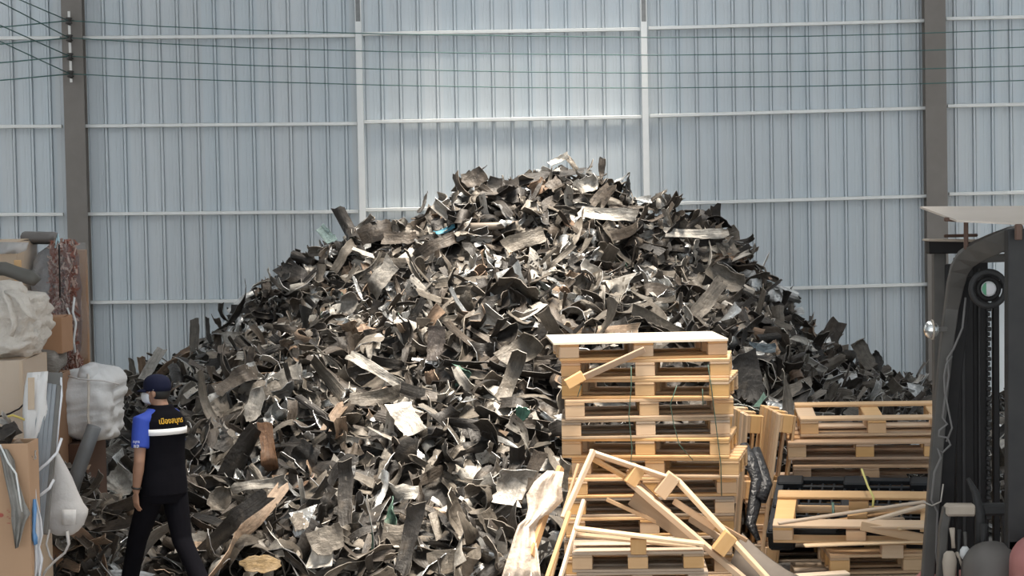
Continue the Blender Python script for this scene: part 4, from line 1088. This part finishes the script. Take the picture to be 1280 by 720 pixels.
# carton wrapped in film, cream sack on it
YK = 14.9
root, w, h = carton('wrapped_carton', -50, 452, 32, 600, YK, .8, M['card3'], 'film-wrapped tan carton under the cream sack', zbot=0.0, flaps=True)
V, F = loft_data([ell(Vector((0, 0, z)), w / 2 + .014 + .006 * math.sin(z * 9), .414 + .006 * math.sin(z * 7), 28, p=9) for z in np.linspace(.55, h + .004, 10)])
mesh_obj('stretch_wrap', pydata('stretch_wrap', V, F, True), M['clearfilm'], root)
tag(tube('black_cord', [at(-2, 521, YK - .06), at(12, 517, YK - .06), at(24, 511, YK - .06), at(33, 502, YK - .05)], .006, M['fk_black'], n=5), 'thin dark cord across the film-wrapped carton', 'cord')
tag(tube('yellow_rope', [at(6, 522, YK - .5), at(16, 519, YK - .5), at(27, 523, YK - .5), at(37, 528, YK - .48)], .008, mat('cord_yellow', (.62, .48, .12), .6), n=5), 'short yellow cord above the tan cardboard box', 'cord')
sk = empty('cream_sack', at(10, 450, YK + .4), label='bulging cream woven sack slumped on the film-wrapped carton', cat='sack')
lump('sack_body', -60, 51, 368, 452, YK - .05, .8, M['woven_cream'], 3, amp=.10, parent=sk, p=2.6, crease=.045, n=44, rings=28)
lump('sack_neck', -20, 30, 352, 392, YK + .12, .4, M['woven_cream'], 8, amp=.07, parent=sk, p=2.2)
tube('sack_loop', [at(2, 356, YK - .02), at(12, 378, YK - .07), at(19, 405, YK - .09), at(13, 420, YK - .09)], .03, M['woven_cream'], sk, squash=.4)
tube('sack_loop', [at(4, 362, YK - .02), at(22, 372, YK - .07), at(33, 390, YK - .09), at(44, 398, YK - .06)], .03, M['woven_cream'], sk, squash=.4)
# further back: pale carton, dark hose, bale of red chips, brown cardboard
YB = 16.6
root, w, h = carton('pale_carton', -70, 304, 24, 420, YB - .3, .7, M['card3'], 'pale tan carton high at the left edge with clear film on top', zbot=0.0)
o = mesh_obj('clear_film', sheet_mesh('clear_film', [(-30, 302, 36, 303, YB - .34), (-30, 308, 34, 308, YB - .36), (-30, 313, 33, 313, YB - .37), (-30, 318, 22, 317, YB - .37)], 0, 15, .02, 12), mat('film_grey', (.50, .49, .48), .3, 0, alpha=.6, bump=(12, .6, .02)))
tag(o, 'greyish clear film over the top edge of the pale carton', 'plastic film')
o = tube('bent_hose', [at(-10, 336, 15.9), at(6, 336, 15.9), at(20, 341, 15.88), at(34, 346, 15.86), at(40, 348, 15.85), at(46, 343, 15.85)], [.05, .052, .05, .055, .058, .05], mat('hose_grey', (.085, .08, .068), .6, noise=(8, .8, (.13, .12, .105))), n=12)
tag(o, 'dark grey bent hose sticking out above the cream sack', 'hose')
o = bar('wood_scrap', at(22, 325, YB - .5), at(30, 600, YB - .5), .05, .04, M['wood_block']); tag(o, 'orange-brown wood piece between the pale carton and the wrapped bale', 'wood piece')
# wrapped bale
bale = empty('wrapped_bale', at(66, 440, YB), label='tall bale of reddish shredded chips in clear wrap, in front of the column', cat='bale')
M['bale_grey'] = mat('bale_grey', (.09, .088, .088), .25, .35, noise=(7, .9, (.30, .29, .29)), bump=(18, .8, .03))
M['chip_red'] = mat('chip_red', (.15, .045, .03), .6, 0, noise=(20, .9, (.26, .10, .065)))
M['chip_core'] = mat('chip_core', (.05, .022, .018), .7, 0, noise=(30, .9, (.13, .055, .04)))
M['chip_pale'] = mat('chip_pale', (.42, .30, .25), .5)
def prism(name, x0, y0, x1, y1, Y, dep, mt_, seed, amp, zbot=None): return lump(name, x0, x1, y0, y1, Y, dep, mt_, seed, amp=amp, p=7, zbot=zbot, parent=bale)
prism('bale_core', 34, 306, 76, 470, YB, .7, M['bale_grey'], 5, .05, zbot=1.70)
prism('bale_side', 62, 304, 88, 470, YB + .1, .6, M['chip_core'], 6, .06, zbot=1.70)
rb = random.Random(5)
chips_v, chips_f = {'a': [], 'b': []}, {'a': [], 'b': []}
for k in range(1100):
    if k < 450: x = rb.uniform(62, 75); y = rb.uniform(303, 412); Y = YB + .04
    elif k < 900: x = rb.uniform(75, 93) + 6 * math.sin(k); y = rb.uniform(300, 470); Y = YB + .1; x = min(max(x, 72), 96)
    else: x = rb.uniform(70, 104); y = rb.uniform(440, 478) ; Y = YB + .1
    key = 'a' if rb.random() < .62 else 'b'
    c = at(x, y, Y - rb.uniform(.02, .10)); q = Euler((rb.uniform(0, 6), rb.uniform(0, 6), rb.uniform(0, 6))).to_matrix()
    sx, sy, sz = rb.uniform(.03, .075), rb.uniform(.008, .018), .004
    base = len(chips_v[key])
    for dx, dy, dz in ((-1, -1, -1), (1, -1, -1), (1, 1, -1), (-1, 1, -1), (-1, -1, 1), (1, -1, 1), (1, 1, 1), (-1, 1, 1)): chips_v[key].append(parent_inv(bale) @ (c + q @ Vector((dx * sx / 2, dy * sy / 2, dz * sz / 2))))
    for f in ((3, 2, 1, 0), (4, 5, 6, 7), (0, 1, 5, 4), (1, 2, 6, 5), (2, 3, 7, 6), (3, 0, 4, 7)): chips_f[key].append(tuple(base + i for i in f))
for key, mk in (('a', 'chip_red'), ('b', 'chip_pale')):
    o = mesh_obj('shredded_chips', pydata('shredded_chips', chips_v[key], chips_f[key]), M[mk], bale); o['kind'] = 'stuff'
V, F = loft_data([ell(parent_inv(bale) @ Vector((at(50, 400, YB).x + .02, YB + .33, z)), .24 + .012 * math.sin(z * 13), .40 + .01 * math.sin(z * 9), 28, p=5) for z in np.linspace(1.75, at(50, 306, YB).z, 12)])
mesh_obj('clear_wrap', pydata('clear_wrap', V, F, True), M['clearfilm'], bale)
tube('dark_gap', [at(74, 306, YB - .12), at(74.5, 340, YB - .13), at(75, 372, YB - .13)], .016, M['fk_black'], bale, squash=.4)  # black strip put in for the dark gap between the chip columns
tube('white_wrap_fold', [at(93, 372, YB - .0), at(91, 390, YB - .03), at(95, 404, YB - .03), at(92, 425, YB - .03), at(94, 440, YB)], .018, M['woven'], bale, squash=.5)
tube('white_wrap_fold', [at(84, 385, YB - .04), at(89, 398, YB - .05), at(88, 415, YB - .05)], .016, M['woven'], bale, squash=.5)
V, F = loft_data([ell(parent_inv(bale) @ at(x, 297 + .2 * i, YB + .3), .05, .16, 10, (0, 0, 1), (0, 1, 0)) for i, x in enumerate((31, 36, 50, 64, 69))])
mesh_obj('bale_top_roll', pydata('bale_top_roll', V, F, True), mat('roll_grey', (.14, .125, .115), .6), bale)
tube('blue_film_end', [at(69, 310, YB - .05), at(71, 300, YB - .05), at(72, 293, YB - .02), at(74, 303, YB - .05)], .014, mat('film_blue', (.42, .58, .63), .3), bale, squash=.5)
o = bar('cardboard_sheet', at(97, 313, YB + .75) , at(97, 456, YB + .75), .175, .05, M['card2'], up=(0, 1, 0)); tag(o, 'upright brown cardboard sheet behind the wrapped bale', 'cardboard')
o.matrix_world = frame_matrix(at(95, 312, YB + .9), Vector((at(95, 312, YB + .9).x, YB + .9, 0.0)), up=(0, 1, 0)); o.data = box_me((at(95, 312, YB + .9).z, .17, .05), .006, M['card2'], 'cardboard_sheet')
o = bar('cardboard_sheet', at(104, 318, YB + 1), at(104, 456, YB + 1), .06, .08, M['card'], up=(0, 1, 0)); o.matrix_world = frame_matrix(at(103.5, 320, YB + 1), Vector((at(103.5, 320, YB + 1).x, YB + 1, 0.0)), up=(0, 1, 0)); o.data = box_me((at(103, 320, YB + 1).z, .06, .08), .006, M['card'], 'cardboard_sheet')
tag(o, 'narrow lighter cardboard edge right of the brown cardboard sheet', 'cardboard')
# middle shelf of things
YD = 15.9
root, w, h = carton('brown_carton', 42, 398, 78, 442, YD, .4, mat('card_brown', (.33, .175, .09), .8, noise=(5, .8, (.38, .21, .115))), 'small brown carton squeezed beside the cream sack')
o = lump('grey_bundle', 38, 72, 436, 470, YD - .1, .5, mat('bundle_grey', (.17, .15, .13), .6, noise=(9, .9, (.27, .245, .215)), bump=(20, .7, .03), scale3=(1, 1, 5)), 4, amp=.04, p=5); tag(o, 'flattened grey fabric bundle under the small brown carton', 'bundle')
root, w, h = carton('stacked_carton', 26, 470, 76, 600, YD + .05, .45, M['card2'], 'dark brown carton behind the torn white paper', zbot=0.0)
M['paper'] = mat('paper_white', (.70, .67, .635), .8, 0, noise=(7, .8, (.78, .75, .72)), bump=(16, .4, .02))
pp = mesh_obj('torn_paper', sheet_mesh('torn_paper', [(34, 466, 60, 464, 14.5), (31, 482, 59, 480, 14.47), (29, 500, 58, 498, 14.45), (28, 516, 60, 512, 14.43), (29, 532, 56, 524, 14.41), (30, 546, 52, 540, 14.39), (28, 562, 46, 556, 14.37), (27, 575, 31, 572, 14.36)], 0, 11, .014, 21), M['paper'])
tag(pp, 'torn white paper sheet hanging beside the film-wrapped carton', 'paper')
bar('tan_patch', at(39, 472, 14.45), at(39, 512, 14.40), .045, .004, M['card3'], pp, up=(0, 1, 0))
# grey slat bundle with white straps
sb = empty('slat_bundle', at(55, 660, 14.3), label='bundle of grey grooved slats tied with white cord, leaning by the cardboard box', cat='slat bundle')
M['slat'] = mat('slat_grey', (.22, .235, .25), .5, .1, noise=(6, .7, (.29, .305, .32)))
M['slat_dark'] = mat('slat_dark', (.12, .115, .105), .6, 0, noise=(6, .8, (.18, .17, .155)))
for k in range(5):
    x = k * 5.6
    bar('slat', at(52 + x, 478 + k, 14.50 + .01 * k), at(36 + x * .92, 668, 14.20 + .01 * k), .030, .05, M['slat_dark' if k == 4 else 'slat'], sb, up=(0, 1, 0))
bar('slat_cover', at(68, 466, 14.60), at(61, 530, 14.46), .115, .03, M['slat_dark'], sb, up=(0, 1, 0))
cord = mat('white_cord', (.70, .71, .74), .6)
tube('tie_cord', [at(38, 594, 14.32), at(48, 588, 14.28), at(60, 578, 14.28), at(71, 566, 14.34), at(77, 548, 14.4)], .010, cord, sb, n=6)
tube('tie_cord', [at(40, 624, 14.28), at(52, 618, 14.24), at(62, 610, 14.24), at(67, 600, 14.3)], .010, cord, sb, n=6)
tube('tie_cord', [at(76, 466, 14.6), at(77, 495, 14.5), at(74, 520, 14.48), at(70, 566, 14.42)], .008, cord, sb, n=6)
# hanging white bag
M['bagm'] = mat('bag_cloth', (.50, .475, .455), .75, 0, noise=(6, .8, (.60, .575, .555)), bump=(14, .5, .02))
bg = empty('hanging_bag', at(80, 665, 14.45), label='off-white cloth bag with a square patch hanging beside the slat bundle', cat='bag')
bi = parent_inv(bg)
rows_b = [(69, 70, 562), (66, 74, 568), (64, 82, 582), (62, 90, 598), (60, 97, 614), (57, 104, 630), (54, 109, 638), (52, 108, 645), (56, 104, 656), (62, 98, 664), (70, 92, 668)]
rg = []
for i, (xl, xr, y) in enumerate(rows_b):
    a, b = at(xl, y, 14.6), at(xr, y, 14.6); c = (a + b) / 2; hw = (b.x - a.x) / 2; ring = []
    for q in ell((0, 0, 0), hw, min(.14, .03 + hw * .5), 22, p=2.3):
        d = .02 * mnoise.noise(Vector((q.x * 12, q.y * 9, y * .05)))
        ring.append(bi @ (c + q * (1 + d * 4)))
    rg.append(ring)
V, F = loft_data(rg); mesh_obj('bag_body', pydata('bag_body', V, F, True), M['bagm'], bg)
o = mesh_obj('patch', sheet_mesh('patch', [(77, 637, 95, 637, 14.43), (77, 645, 95, 645, 14.43), (77, 656, 94, 656, 14.44)], 0, 5, .004, 3, thick=.004), M['paper']); o.parent = bg; o.matrix_parent_inverse = bi
tube('bag_strap', [at(84, 664, 14.5), at(86, 680, 14.5), at(81, 691, 14.5), at(70, 700, 14.48), at(58, 712, 14.46), at(50, 726, 14.44)], .036, M['bagm'], bg, n=8, squash=.25)
tube('bag_strap', [at(62, 662, 14.48), at(58, 680, 14.46), at(62, 694, 14.46), at(66, 700, 14.47)], .022, M['bagm'], bg, n=8, squash=.25)
o = mesh_obj('blue_plastic', sheet_mesh('blue_plastic', [(41, 624, 45, 624, 13.95), (40, 638, 46, 636, 13.94), (40, 652, 45, 650, 13.93), (40, 664, 44, 664, 13.92), (40, 674, 47, 672, 13.92), (42, 682, 47, 680, 13.92)], 0, 6, .01, 2), mat('blue_plastic', (.13, .30, .56), .4)); tag(o, 'bright blue plastic strip hanging at the cardboard box edge', 'plastic strip')
o = mesh_obj('white_plastic', sheet_mesh('white_plastic', [(38, 592, 43, 592, 14.1), (39, 625, 46, 625, 14.08), (40, 650, 52, 650, 14.06), (40, 668, 54, 668, 14.04), (40, 684, 50, 684, 14.03), (40, 700, 54, 698, 14.02), (40, 728, 50, 728, 14.0)], 0, 9, .02, 6), mat('white_sheet', (.66, .65, .66), .5, noise=(9, .8, (.76, .75, .76)))); tag(o, 'crumpled white plastic behind the right edge of the cardboard box', 'plastic film')
# white bulk bag on a brown carton, pipe
YW = 16.25
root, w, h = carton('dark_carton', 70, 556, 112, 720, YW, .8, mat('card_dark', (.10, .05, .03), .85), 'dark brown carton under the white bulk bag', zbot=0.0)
bb = empty('bulk_bag', at(115, 556, YW + .3), label='bulging white woven bulk bag at the left foot of the heap', cat='bulk bag')
lump('bag_body', 60, 140, 463, 557, YW - .05, .95, M['woven'], 11, amp=.07, p=3.2, parent=bb, crease=.042, n=48, rings=34)
tube('bag_strap', [at(110, 468, YW - .08), at(111, 490, YW - .12), at(110, 520, YW - .13), at(113, 548, YW - .1)], .028, M['woven_cream'], bb, squash=.3)
tube('bag_strap', [at(86, 470, YW - .06), at(100, 474, YW - .12), at(130, 476, YW - .11), at(148, 480, YW - .03)], .014, M['bagm'], bb, squash=.4)
lump('bag_flap', 92, 118, 458, 476, YW - .0, .3, M['woven'], 13, amp=.05, parent=bb)
# carriers standing under the bag's overhang
box('skid_board', at(125, 640, YW + .5) * 1.0, (.5, .5, .02), M['wood_grey'], None); bpy.data.objects.remove(bpy.data.objects['skid_board'])
o = tube('grey_pipe', [at(118, 533, YW - .5), at(108, 560, YW - .5), at(97, 590, YW - .5), at(90, 615, YW - .5)], [.055, .055, .055, .05], mat('pipe_grey', (.10, .105, .11), .5, noise=(7, .8, (.155, .16, .165))), n=14); tag(o, 'dark grey pipe leaning below the white bulk bag', 'pipe')

# ------------------------------------------------------------------ the walking man
M['skin'] = mat('skin', (.30, .165, .105), .55, noise=(12, .7, (.34, .19, .125)))
M['navy'] = mat('navy_cap', (.007, .009, .028), .8, spec=.2)
M['black_cloth'] = mat('black_cloth', (.004, .004, .006), .9, noise=(14, .7, (.007, .0065, .009)), spec=.08)
M['blue_cloth'] = mat('blue_cloth', (.018, .05, .34), .75, noise=(10, .7, (.025, .065, .40)))
M['hair'] = mat('hair', (.010, .009, .008), .6)
M['mask'] = mat('mask_white', (.66, .68, .70), .8)
M['tape'] = mat('reflective_tape', (.86, .86, .86), .4)
M['print'] = mat('yellow_print', (.66, .38, .03), .6)
M['shoe'] = mat('shoe_black', (.012, .011, .010), .5)
PX = at(205, 640, 15.75)
man = empty('person', (PX.x, 15.75, 0), (0, 0, math.radians(43)), 'man in navy cap and black vest over blue shirt walking past the heap', 'person')

def remesh(name, parts, voxel, material, parent, smooth=6, sub=False):
    V, F = [], []
    for v, f in parts:
        b = len(V); V += [tuple(p) for p in v]; F += [tuple(b + i for i in q) for q in f]
    me = pydata(name, V, F); o = bpy.data.objects.new(name, me); COL.objects.link(o)
    r = o.modifiers.new('r', 'REMESH'); r.mode = 'VOXEL'; r.voxel_size = voxel; r.use_smooth_shade = True
    s = o.modifiers.new('s', 'SMOOTH'); s.factor = .5; s.iterations = smooth
    dg = bpy.context.evaluated_depsgraph_get(); ev = o.evaluated_get(dg)
    nm = bpy.data.meshes.new_from_object(ev); bpy.data.objects.remove(o)
    nm.name = name; nm.polygons.foreach_set('use_smooth', [True] * len(nm.polygons))
    nm.materials.clear(); nm.materials.append(material)
    return mesh_obj(name, nm, None, parent)

# local frame: faces +Y, his left is -X
def limb(pts, rads, n=14, squash=1.0): return tube_data([Vector(p) for p in pts], rads, n, squash=squash)
def ball(c, rx, ry, rz, yaw=0.0, n=18, m=12, pitch=0.0):
    R = Euler((pitch, 0, yaw)).to_matrix(); rings = []
    for i in range(m):
        a = -math.pi / 2 + math.pi * (i + .35) / (m - .3); a = max(-1.5, min(1.5, a))
        rings.append([Vector(c) + R @ Vector((rx * math.cos(a) * math.cos(t), ry * math.cos(a) * math.sin(t), rz * math.sin(a))) for t in [2 * math.pi * k / n for k in range(n)]])
    return loft_data(rings)
def torso(g=0.0, z0=.84, z1=1.46, rows=((.84, .165, .118, 0), (.92, .165, .118, 0), (1.02, .152, .108, .0), (1.12, .155, .108, .0), (1.24, .165, .113, -.005), (1.34, .172, .115, -.008), (1.40, .168, .105, -.008), (1.45, .135, .086, -.005), (1.485, .085, .07, .0))):
    return loft_data([ell((0, y, z), rx + g, ry + g, 24, p=2.3) for z, rx, ry, y in rows if z0 <= z <= z1 + .05])
SH, EL, WR = Vector((-.182, -.01, 1.395)), Vector((-.232, -.045, 1.105)), Vector((-.236, .005, .878))
SR, ER, WRR = Vector((.145, .04, 1.365)), Vector((.205, .10, 1.13)), Vector((.13, .30, 1.03))
def hand(w, down, side, fwd):
    """palm, four unequal bent fingers and a thumb; down = finger direction, side = towards thumb"""
    parts = [limb([w, w + down * .03, w + down * .085], [.024, .030, .034], squash=.55)]
    for k, (o_, L) in enumerate(((.026, .070), (.009, .078), (-.009, .073), (-.026, .058))):
        b = w + down * .075 + side * o_
        parts.append(limb([b, b + down * L * .5 + fwd * .006, b + down * L * .85 + fwd * .022, b + down * L + fwd * .034], [.0095, .009, .0082, .006], 8))
    b = w + down * .028 + side * .022
    parts.append(limb([b, b + down * .028 + side * .022 + fwd * .006, b + down * .058 + side * .028 + fwd * .014], [.012, .0105, .008], 8))
    return parts
HL, KL, AL = Vector((-.09, .0, .88)), Vector((-.10, .21, .50)), Vector((-.10, .36, .11))
HR, KR, AR = Vector((.09, .0, .88)), Vector((.10, -.08, .49)), Vector((.10, -.36, .15))
hc = Vector((-.015, .03, 1.60)); hy = math.radians(34)          # head turned further to his left
Rh = Euler((0, 0, hy)).to_matrix()
body = [torso(-.012)]
body += [limb([(0, -.015, 1.43), (-.005, .0, 1.50), hc + Rh @ Vector((0, -.012, -.05))], [.068, .058, .056])]
body += [ball(hc + Vector((0, 0, .012)), .077, .094, .108, hy)]
body += [ball(hc + Rh @ Vector((0, .035, -.055)), .056, .060, .055, hy)]          # jaw
body += [limb([hc + Rh @ Vector((0, .088, .012)), hc + Rh @ Vector((0, .108, -.018)), hc + Rh @ Vector((0, .092, -.03))], [.009, .014, .011], 8)]   # nose
for s in (-1, 1):
    body += [ball(hc + Rh @ Vector((s * .080, -.005, -.008)), .011, .020, .032, hy, 10, 8)]     # ears
    body += [ball(hc + Rh @ Vector((s * .032, .082, .018)), .016, .012, .009, hy, 10, 8)]       # brow and eye sockets
body += [limb([hc + Rh @ Vector((-.022, .092, -.052)), hc + Rh @ Vector((0, .098, -.053)), hc + Rh @ Vector((.022, .092, -.052))], [.006, .009, .006], 8)]  # mouth
for S_, E_, W_, f_ in ((SH, EL, WR, 1), (SR, ER, WRR, 1)):
    body += [limb([S_ + Vector((.05 if S_.x < 0 else -.05, 0, .0)), S_, S_.lerp(E_, .3), S_.lerp(E_, .7), E_, E_.lerp(W_, .3), E_.lerp(W_, .75), W_], [.056, .056, .050, .043, .040, .041, .031, .026])]
dl = Vector((.10, .18, -1)).normalized()
body += hand(WR, dl, Vector((0, 1, .15)).normalized(), Vector((1, 0, 0)))
dr_ = (WRR - ER).normalized()
body += hand(WRR, dr_, Vector((0, .3, 1)).normalized(), Vector((-1, 0, 0)))
for H_, K_, A_ in ((HL, KL, AL), (HR, KR, AR)):
    body += [limb([H_, H_.lerp(K_, .5), K_, K_.lerp(A_, .35), A_, A_ - Vector((0, 0, .05))], [.082, .070, .052, .053, .036, .036])]
remesh('body', body, .0058, M['skin'], man, 4)
# shoes
for A_, flat in ((AL, 0), (AR, 1)):
    d = Vector((0, 1, -.1 if not flat else -.35)).normalized(); b = A_ - Vector((0, .05, .055))
    if not flat: b.z = .05
    remesh('shoe', [limb([b, b + d * .10 + Vector((0, 0, .005)), b + d * .20, b + d * .255], [.050, .054, .048, .030], squash=.8), limb([A_ - Vector((0, 0, -.0)), A_ - Vector((0, .01, .06))], [.045, .052])], .010, M['shoe'], man, 3)
# trousers
tr = [loft_data([ell((0, 0, z), rx, ry, 24, p=2.3) for z, rx, ry in ((.78, .150, .112), (.86, .176, .128), (.95, .172, .124), (1.02, .162, .118))])]
for H_, K_, A_ in ((HL, KL, AL), (HR, KR, AR)):
    tr.append(limb([H_ + Vector((0, 0, .02)), H_.lerp(K_, .4), K_, K_.lerp(A_, .4), A_ + Vector((0, 0, .0))], [.098, .093, .076, .070, .066]))
remesh('trousers', tr, .010, M['black_cloth'], man, 4)
# blue polo shirt: sleeves, collar edge and torso under the vest
shp = [torso(.006, 1.0, 1.46)]
for S_, E_ in ((SH, EL), (SR, ER)):
    shp.append(limb([S_ + Vector((.06 if S_.x < 0 else -.06, 0, .005)), S_, S_.lerp(E_, .35), S_.lerp(E_, .66)], [.066, .070, .067, .066]))
shirt = remesh('shirt', shp, .0085, M['blue_cloth'], man, 3)
# vest: torso shell to the hips, with stand-up collar
vp = [loft_data([ell((0, y, z), rx, ry, 28, p=2.4) for z, rx, ry, y in ((.84, .186, .138, 0), (.92, .184, .136, 0), (1.04, .172, .126, 0), (1.14, .170, .124, -.002), (1.26, .176, .130, -.006), (1.34, .178, .134, -.010), (1.395, .172, .124, -.012), (1.445, .138, .104, -.008), (1.475, .098, .086, -.002), (1.505, .080, .080, .0))])]
vest = remesh('vest', vp, .0085, M['black_cloth'], man, 4)
# tape around the back of the vest
zt0, zt1 = 1.292, 1.338
V, F = [], []; n = 26
for k in range(n):
    a = math.radians(158 + (382 - 158) * k / (n - 1))
    for z in (zt0, zt1):
        rx, ry, yc = .1815, .1400, -.009
        ca, sa = math.cos(a), math.sin(a)
        V.append((rx * math.copysign(abs(ca) ** (2 / 2.4), ca), yc + ry * math.copysign(abs(sa) ** (2 / 2.4), sa), z))
for k in range(n - 1): F.append((2 * k, 2 * k + 2, 2 * k + 3, 2 * k + 1))
tp = mesh_obj('reflective_tape', pydata('reflective_tape', V, F, True), M['tape'], vest)
so = tp.modifiers.new('s', 'SOLIDIFY'); so.thickness = .003; so.offset = 1
# lettering, wrapped on the back
def text_mesh(name, txt, width, material, parent, wrap, height=None):
    cu = bpy.data.curves.new(name, 'FONT'); cu.body = txt; cu.size = 1; cu.resolution_u = 3; cu.offset = .012
    t = bpy.data.objects.new(name, cu); COL.objects.link(t)
    dg = bpy.context.evaluated_depsgraph_get(); me = bpy.data.meshes.new_from_object(t.evaluated_get(dg)); bpy.data.objects.remove(t)
    co = np.empty(len(me.vertices) * 3); me.vertices.foreach_get('co', co); co = co.reshape(-1, 3)
    x0, x1 = co[:, 0].min(), co[:, 0].max(); s = width / (x1 - x0); sy = s if height is None else height / np.ptp(co[:, 1])
    out = np.array([wrap((c[0] - (x0 + x1) / 2) * s, (c[1] - co[:, 1].min()) * sy) for c in co])
    me.vertices.foreach_set('co', out.ravel()); me.update(); me.materials.clear(); me.materials.append(material)
    return mesh_obj(name, me, None, parent)
def backwrap(u, v):                                             # u to the right as seen from behind, v up
    z = 1.362 + v; rx, ry, yc = .178, .1385 - .25 * max(0, v - .0) * .35, -.012
    x = max(-.999, min(.999, u / rx)); sa = -(1 - abs(x) ** 2.4) ** (1 / 2.4)
    return (u, yc + ry * sa - .002 + .10 * max(0, v) , z)
text_mesh('back_lettering', 'เมืองสมุทร', .205, M['print'], vest, lambda u, v: backwrap(u - .004, v), .058)
def sleevewrap(u, v):
    c = SH.lerp(EL, .52); r = .0735
    th = math.radians(212) + u / r
    return (c.x + r * math.cos(th), c.y + r * math.sin(th), c.z - .03 + v)
for k, tx in enumerate(('สมุทร', 'พล')):
    text_mesh('sleeve_lettering', tx, .055 - .012 * k, mat('print_white%d' % k, (.72, .74, .82), .6), shirt, lambda u, v, k=k: sleevewrap(u, v + .028 - .030 * k), .024)
# cap, hair, mask, watch
capc = hc + Vector((0, 0, .040))
rings = []
for z, r in ((-.032, 1.0), (0, 1.02), (.03, .99), (.055, .88), (.075, .68), (.086, .42), (.09, .12)):
    rings.append([capc + Rh @ Vector((.087 * r * math.cos(t), -.004 + .104 * r * math.sin(t), z)) for t in [2 * math.pi * k / 24 for k in range(24)]])
V, F = loft_data(rings); capo = mesh_obj('cap', pydata('cap', V, F, True), M['navy'], man)
V = []; nb = 13
for j, (e, dz) in enumerate(((1.0, 0), (1.28, -.006), (1.5, -.018))):
    for k in range(nb):
        t = math.radians(32 + 116 * k / (nb - 1)); w_ = 1 + (e - 1) * math.sin((t - math.radians(32)) / math.radians(116) * math.pi) ** .7
        V.append(capc + Rh @ Vector((.087 * math.cos(t) * (1 + (w_ - 1) * .35), -.004 + .104 * math.sin(t) * w_, -.022 + dz)))
F = [(j * nb + k, j * nb + k + 1, (j + 1) * nb + k + 1, (j + 1) * nb + k) for j in range(2) for k in range(nb - 1)]
br_ = mesh_obj('cap_brim', pydata('cap_brim', V, F, True), M['navy'], capo); so = br_.modifiers.new('s', 'SOLIDIFY'); so.thickness = .006
V, F = ball(hc + Rh @ Vector((0, -.018, -.002)), .081, .086, .075, hy)
V = [v if (Rh.transposed() @ (v - hc)).z > -.062 else v + Vector((0, 0, .004)) for v in V]
mesh_obj('hair', pydata('hair', V, F, True), M['hair'], man)
rings = []
for z, w_, d_ in ((.008, .046, .100), (-.015, .060, .118), (-.04, .064, .122), (-.07, .058, .112), (-.092, .040, .080)):
    rings.append([hc + Rh @ Vector((w_ * math.sin(t) * 1.12, .018 + (d_ - .018) * math.cos(t) ** .8 if abs(t) < 1.5 else .02, z)) for t in [math.radians(-84 + 168 * k / 14) for k in range(15)]])
V = [p for r_ in rings for p in r_]; F = [(j * 15 + k, j * 15 + k + 1, (j + 1) * 15 + k + 1, (j + 1) * 15 + k) for j in range(4) for k in range(14)]
mk_ = mesh_obj('face_mask', pydata('face_mask', V, F, True), M['mask'], man); so = mk_.modifiers.new('s', 'SOLIDIFY'); so.thickness = .003
for s in (-1, 1):
    V, F = tube_data([hc + Rh @ Vector((s * .062, .045, -.01)), hc + Rh @ Vector((s * .082, .015, .015)), hc + Rh @ Vector((s * .086, -.012, .022))], .0025, 6)
    mesh_obj('mask_loop', pydata('mask_loop', V, F, True), M['mask'], mk_)
wc = WR + (EL - WR).normalized() * .035; wd = (EL - WR).normalized(); wx = wd.cross(Vector((0, 1, 0))).normalized(); wy_ = wd.cross(wx)
V, F = tube_data([wc + (wx * math.cos(a) + wy_ * math.sin(a)) * .031 for a in [k * math.pi / 8 for k in range(16)]], .008, 8, closed=True)
mesh_obj('wristband', pydata('wristband', V, F, True), M['shoe'], man)
